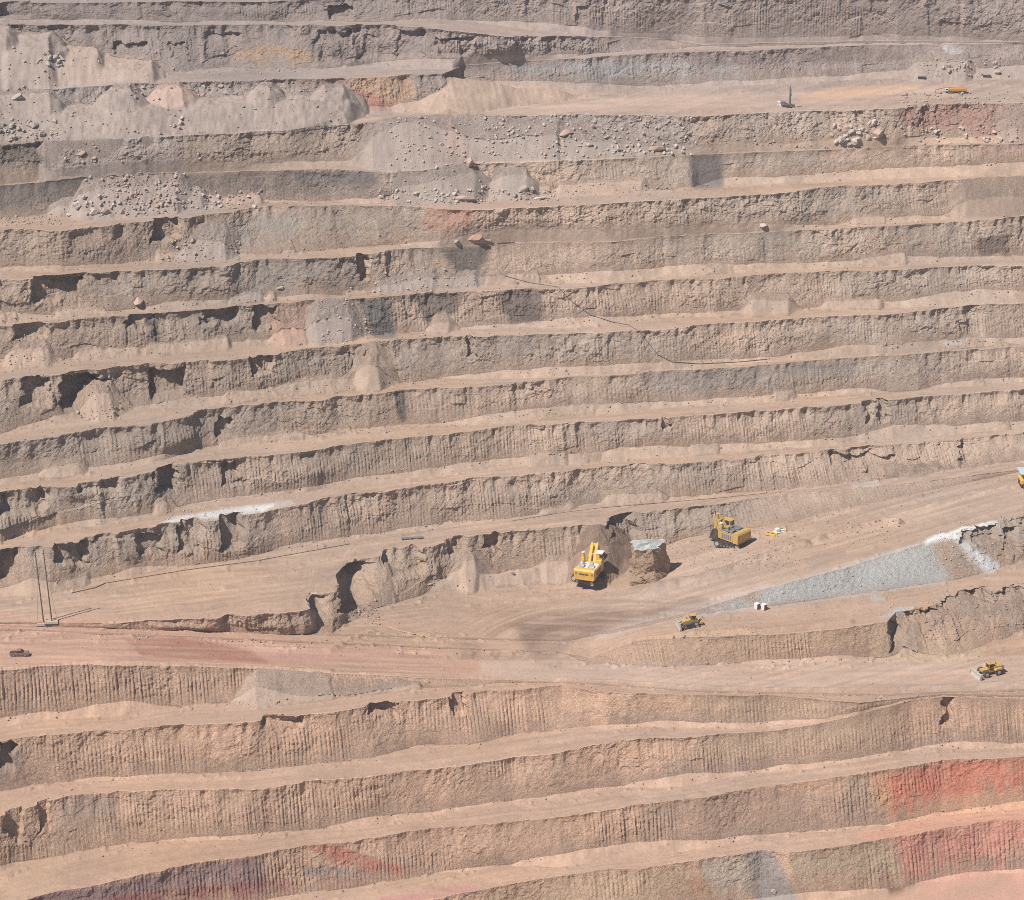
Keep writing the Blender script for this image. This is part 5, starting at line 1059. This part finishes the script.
def place_boulder(px, py, wpx, col, label, group=None, shape=None, seed=0, sink=.25):
    l, n = hit(px, py)
    if l is None: return None
    m = (l - Vector((0, 0, CZ))).length / FPX; r = wpx * m / 2
    o = bpy.data.objects.new('boulder', proto(seed % 9, col)); COL.objects.link(o)
    sx, sy, sz = shape or (1, 1, 1)
    o.scale = (r * sx, r * sy, r * sz); o.rotation_euler = (random.uniform(-.3, .3), random.uniform(-.3, .3), random.uniform(-3, 3) if not shape else random.uniform(-.2, .2))
    o.location = l + Vector((0, 0, r * sz * (.55 - sink)))
    tag(o, label, 'boulder', group); return o
NAMED = [
    (139, 303, 14, 'pink', 'single pink boulder standing alone on a left-hand bench', None), (467, 200, 22, 'pink', 'big flat pinkish slab at the foot of the central avalanche', (1.0, .8, .42)), (470, 166, 14, 'pink', 'tall pinkish block on the central avalanche slope', (.85, .8, 1.1)),
    (476, 239, 19, 'orange', 'large orange broken block leaning on the bench below the avalanche', (1.05, .7, .6)), (488, 241, 11, 'orange', 'smaller orange fragment at the right of the broken orange block', (1.1, .7, .5)), (457, 242, 11, 'green', 'greenish grey block left of the orange broken block', (1, .8, .6)),
    (18, 99, 20, 'grey', 'big grey block with dark shadow on the upper left spoil slope', (1.1, .9, .7)), (524, 190, 14, 'grey', 'grey block at the right foot of the central avalanche', (1, .8, .8)), (540, 199, 15, 'pale', 'flat pale block right of the avalanche foot', (1.2, .8, .45)),
    (566, 134, 14, 'pink', 'big pink block high on the rubble slope right of the avalanche', (1.1, .9, .8)), (658, 150, 16, 'tan', 'pale tan block at the edge of the rubble bench, upper centre', (1.1, .8, .6)), (879, 137, 18, 'pink', 'largest pink boulder of the upper right boulder heap', (1, .9, .8)),
    (841, 141, 12, 'pale', 'pale block at the left end of the upper right boulder heap', None), (280, 289, 11, 'tan', 'tan block on the rubble apron of the upper left benches', (1.1, .8, .7)), (764, 226, 12, 'pale', 'pair-like grey rock lump on a bench in the upper right', (1.3, .7, .5)), (55, 122, 9, 'pale', 'bright rounded boulder on the grey upper left slope', None),
    (82, 154, 13, 'tan', 'tan slab near the top of the grey sand cone, upper left', (1.1, .8, .5)), (78, 208, 9, 'pale', 'whitish boulder at the foot of the upper left rubble', None), (95, 213, 12, 'pale', 'pale block beside the whitish boulder at the rubble foot', None), (106, 213, 10, 'grey', 'grey block at the right end of the pale foot rocks', None),
    (943, 69, 6, 'pale', 'white boulder below the bright scar at the far upper right', None), (774, 893, 10, 'tan', 'tan stump of rock on the grey pile at the bottom edge', (.6, .6, 1.2)), (430, 585, 6, 'tan', 'lone rock on the loading floor left of the working shovel', None), (513, 574, 5, 'dark', 'dark rock at the wall foot left of the working shovel', None),
    (852, 576, 5, 'pink', 'reddish rock on the grey gravel embankment', None), (673, 637, 4.5, 'tan', 'left one of two rocks in front of the crawler bulldozer', None), (684, 637, 5, 'tan', 'right one of two rocks in front of the crawler bulldozer', None), (375, 600, 4, 'tan', 'small rock in the dark notch of the loading floor', None)]
for i, (px, py, w, c, lb, sh) in enumerate(NAMED): place_boulder(px, py, w, c, lb, 'large single boulders', sh, i)
CL = [((68, 196, 116, 217), 14, (4, 8), 'pale', 'pale boulder heaped at the foot of the upper left rubble'), ((100, 172, 190, 214), 42, (3, 6.5), 'pink', 'broken boulder in the upper left rubble fan'),
      ((0, 126, 46, 142), 14, (4, 9), 'grey', 'grey boulder on the ledge at the left edge of the upper spoil'), ((24, 54, 62, 80), 16, (4, 7.5), 'grey', 'grey boulder in the cluster near the top of the left spoil slope'),
      ((135, 84, 262, 100), 18, (3, 6), 'grey', 'grey boulder scattered below the upper left track'), ((165, 114, 190, 130), 9, (3, 7), 'pale', 'pale boulder in the small cluster on the grey upper slope'), ((78, 143, 100, 160), 6, (3, 6), 'tan', 'tan boulder near the top of the grey sand cone'),
      ((400, 118, 480, 172), 26, (3, 5.5), 'pink', 'pinkish boulder on the central avalanche slope'), ((482, 117, 690, 148), 42, (3, 6), 'grey', 'grey boulder on the rubble slope below the drill platform'), ((570, 146, 692, 156), 26, (3, 5), 'pale', 'pale boulder in the row along the rubble bench'),
      ((380, 190, 472, 203), 24, (3, 5.5), 'pale', 'pale boulder lined up at the foot of the central avalanche'), ((478, 188, 560, 200), 14, (3, 5.5), 'tan', 'tan boulder on the bench right of the avalanche foot'), ((830, 122, 885, 145), 26, (3.5, 8), 'pale', 'pale boulder in the upper right boulder heap'),
      ((900, 92, 975, 108), 20, (3, 6), 'grey', 'grey boulder spilled around the orange crane truck'), ((925, 128, 1020, 142), 14, (3, 6), 'pale', 'pale boulder below the red cut at upper right'), ((168, 240, 200, 262), 8, (3, 6), 'tan', 'tan boulder in the slide under the dark bite at left'),
      ((195, 195, 262, 210), 16, (3, 5), 'pale', 'pale boulder on the ledge right of the upper left rubble'), ((945, 60, 1000, 75), 10, (3, 6), 'grey', 'grey boulder under the bright scar at far upper right'), ((70, 404, 132, 420), 12, (2.5, 4.5), 'tan', 'tan rock on the small heap under the big dark bite at left')]
BUDGET = 0
for (x0, y0, x1, y1), n, (a, b), col, lb in CL:
    for i in range(n):
        w = a + (b - a) * random.random() ** 1.8; w *= 1.25
        c = col if random.random() < .7 else random.choice(['grey', 'pale', 'tan', 'pink'])
        place_boulder(random.uniform(x0, x1), random.uniform(y0, y1), w, c if False else col, lb, lb.replace('boulder', 'boulders', 1).replace('rock on', 'rocks on', 1), None, random.randrange(99))
# ------------------------------------------------------------------ loose small rocks: rubble nobody could count
def rubble(name, label, zones, col, seed, pts=()):
    rg = np.random.RandomState(seed); V = []; F = []; nv = 0
    base = np.array([(1, 0, 0), (-1, 0, 0), (0, 1, 0), (0, -1, 0), (0, 0, 1), (0, 0, -.6)], float)
    tri = np.array([(0, 2, 4), (2, 1, 4), (1, 3, 4), (3, 0, 4), (2, 0, 5), (1, 2, 5), (3, 1, 5), (0, 3, 5)])
    todo = [(rg.uniform(x0, x1), rg.uniform(y0, y1), a, b) for (x0, y0, x1, y1, n, a, b) in zones for i in range(n)] + list(pts)
    if True:
        for (px, py, a, b) in todo:
            l, nn = hit(px, py)
            if l is None or (nn.z < .35): continue
            m = (l - Vector((0, 0, CZ))).length / FPX; r = (a + (b - a) * rg.rand() ** 4) * m / 2
            P = base * (r * rg.uniform(.7, 1.3, (6, 1))) + rg.uniform(-.25, .25, (6, 3)) * r
            an = rg.uniform(0, 6.28); c, s = math.cos(an), math.sin(an)
            P = P @ np.array([[c, -s, 0], [s, c, 0], [0, 0, 1]]).T + np.array([l.x, l.y, l.z + .25 * r])
            V.append(P); F.append(tri + nv); nv += 6
    V = np.concatenate(V).astype(np.float32); F = np.concatenate(F).astype(np.int32)
    me = bpy.data.meshes.new(name); me.vertices.add(len(V)); me.vertices.foreach_set('co', V.ravel()); me.loops.add(F.size); me.loops.foreach_set('vertex_index', F.ravel())
    me.polygons.add(len(F)); me.polygons.foreach_set('loop_start', np.arange(0, F.size, 3, dtype=np.int32)); me.polygons.foreach_set('loop_total', np.full(len(F), 3, np.int32)); me.update(calc_edges=True)
    me.materials.append(RM[col]); o = bpy.data.objects.new(name, me); COL.objects.link(o); o['kind'] = 'stuff'; o['label'] = label; return o
rubble('rubble', 'loose grey rubble over the upper left spoil', [(0, 42, 340, 135, 500, .8, 4), (0, 120, 60, 145, 120, 1.2, 5), (60, 150, 200, 216, 450, .9, 5), (100, 180, 190, 216, 250, 1.0, 5), (190, 190, 270, 212, 160, 1, 4), (160, 235, 240, 265, 160, 1, 4), (0, 216, 60, 226, 120, 1.0, 4)], 'grey', 1)
rubble('rubble', 'loose pale rubble over the upper centre avalanche', [(385, 115, 500, 190, 350, .8, 4), (480, 116, 700, 158, 600, .8, 4.5), (370, 190, 560, 204, 300, 1.0, 4), (320, 300, 370, 345, 140, 1, 3.5), (350, 262, 480, 292, 150, .9, 3.5)], 'pale', 2)
rubble('rubble', 'loose rubble over the upper right benches', [(700, 116, 1024, 148, 500, .9, 4), (890, 92, 1024, 110, 200, 1, 4), (920, 58, 1010, 78, 160, 1, 4), (560, 184, 700, 200, 120, .9, 3)], 'grey', 3)
toe_pts = []
_g = np.random.RandomState(77)
for n_ in 'ABCDFIJKLMNOPG':                                   # fallen stones gather in clusters under the faces
    for q in range(46):
        cx = _g.uniform(0, 1024); m_ = _g.randint(2, 9)
        for e_ in range(m_):
            x_ = cx + _g.normal(0, 9); y_ = float(ipx(LN[n_][1], np.array([x_]))[0]) + abs(_g.normal(0, 4)) - 1
            toe_pts.append((x_, y_, .7, 3.0))
rubble('loose_stone', 'small loose stones along the benches', [(0, 210, 1024, 480, 2600, .7, 2.4), (0, 300, 130, 430, 300, 1.0, 3), (0, 480, 1024, 660, 1300, .6, 2.0), (0, 660, 1024, 900, 1500, .6, 2.0), (660, 535, 800, 570, 350, 1, 2.8), (340, 605, 380, 625, 80, 1.2, 4), (820, 520, 900, 545, 160, 1, 3), (690, 625, 760, 640, 90, 1, 3), (925, 590, 1024, 640, 200, 1, 3)], 'tan', 4, toe_pts)
rubble('white_stone', 'white stones on the gravel embankment', [(700, 560, 955, 605, 130, 1, 2.6), (930, 522, 1000, 572, 120, 1.0, 2.8), (164, 505, 276, 525, 140, 1, 2.5), (880, 606, 920, 618, 60, 1, 2.4)], 'pale', 5)

# ------------------------------------------------------------------ the dusty air over the pit
hz = bmesh.new(); bmesh.ops.create_cube(hz, size=1.0)
X0, X1, Y0, Y1, Z0, Z1 = -900.0, 900.0, -120.0, 3700.0, -60.0, CZ + 40.0
for v in hz.verts: v.co = Vector((X0 if v.co.x < 0 else X1, Y0 if v.co.y < 0 else Y1, Z0 if v.co.z < 0 else Z1))
me = bpy.data.meshes.new('haze'); hz.to_mesh(me); hz.free()
hm = bpy.data.materials.new('dusty_air'); hm.use_nodes = True; nt = hm.node_tree
for n in list(nt.nodes):
    if n.type == 'BSDF_PRINCIPLED': nt.nodes.remove(n)
pv = nt.nodes.new('ShaderNodeVolumePrincipled'); pv.inputs['Density'].default_value = 0.00008; pv.inputs['Color'].default_value = (0.93, 0.90, 0.93, 1); pv.inputs['Anisotropy'].default_value = 0.0
out = [n for n in nt.nodes if n.type == 'OUTPUT_MATERIAL'][0]; nt.links.new(pv.outputs[0], out.inputs['Volume'])
me.materials.append(hm); hz_o = bpy.data.objects.new('haze', me); COL.objects.link(hz_o); hz_o['kind'] = 'stuff'; hz_o['label'] = 'thin dusty air filling the pit'
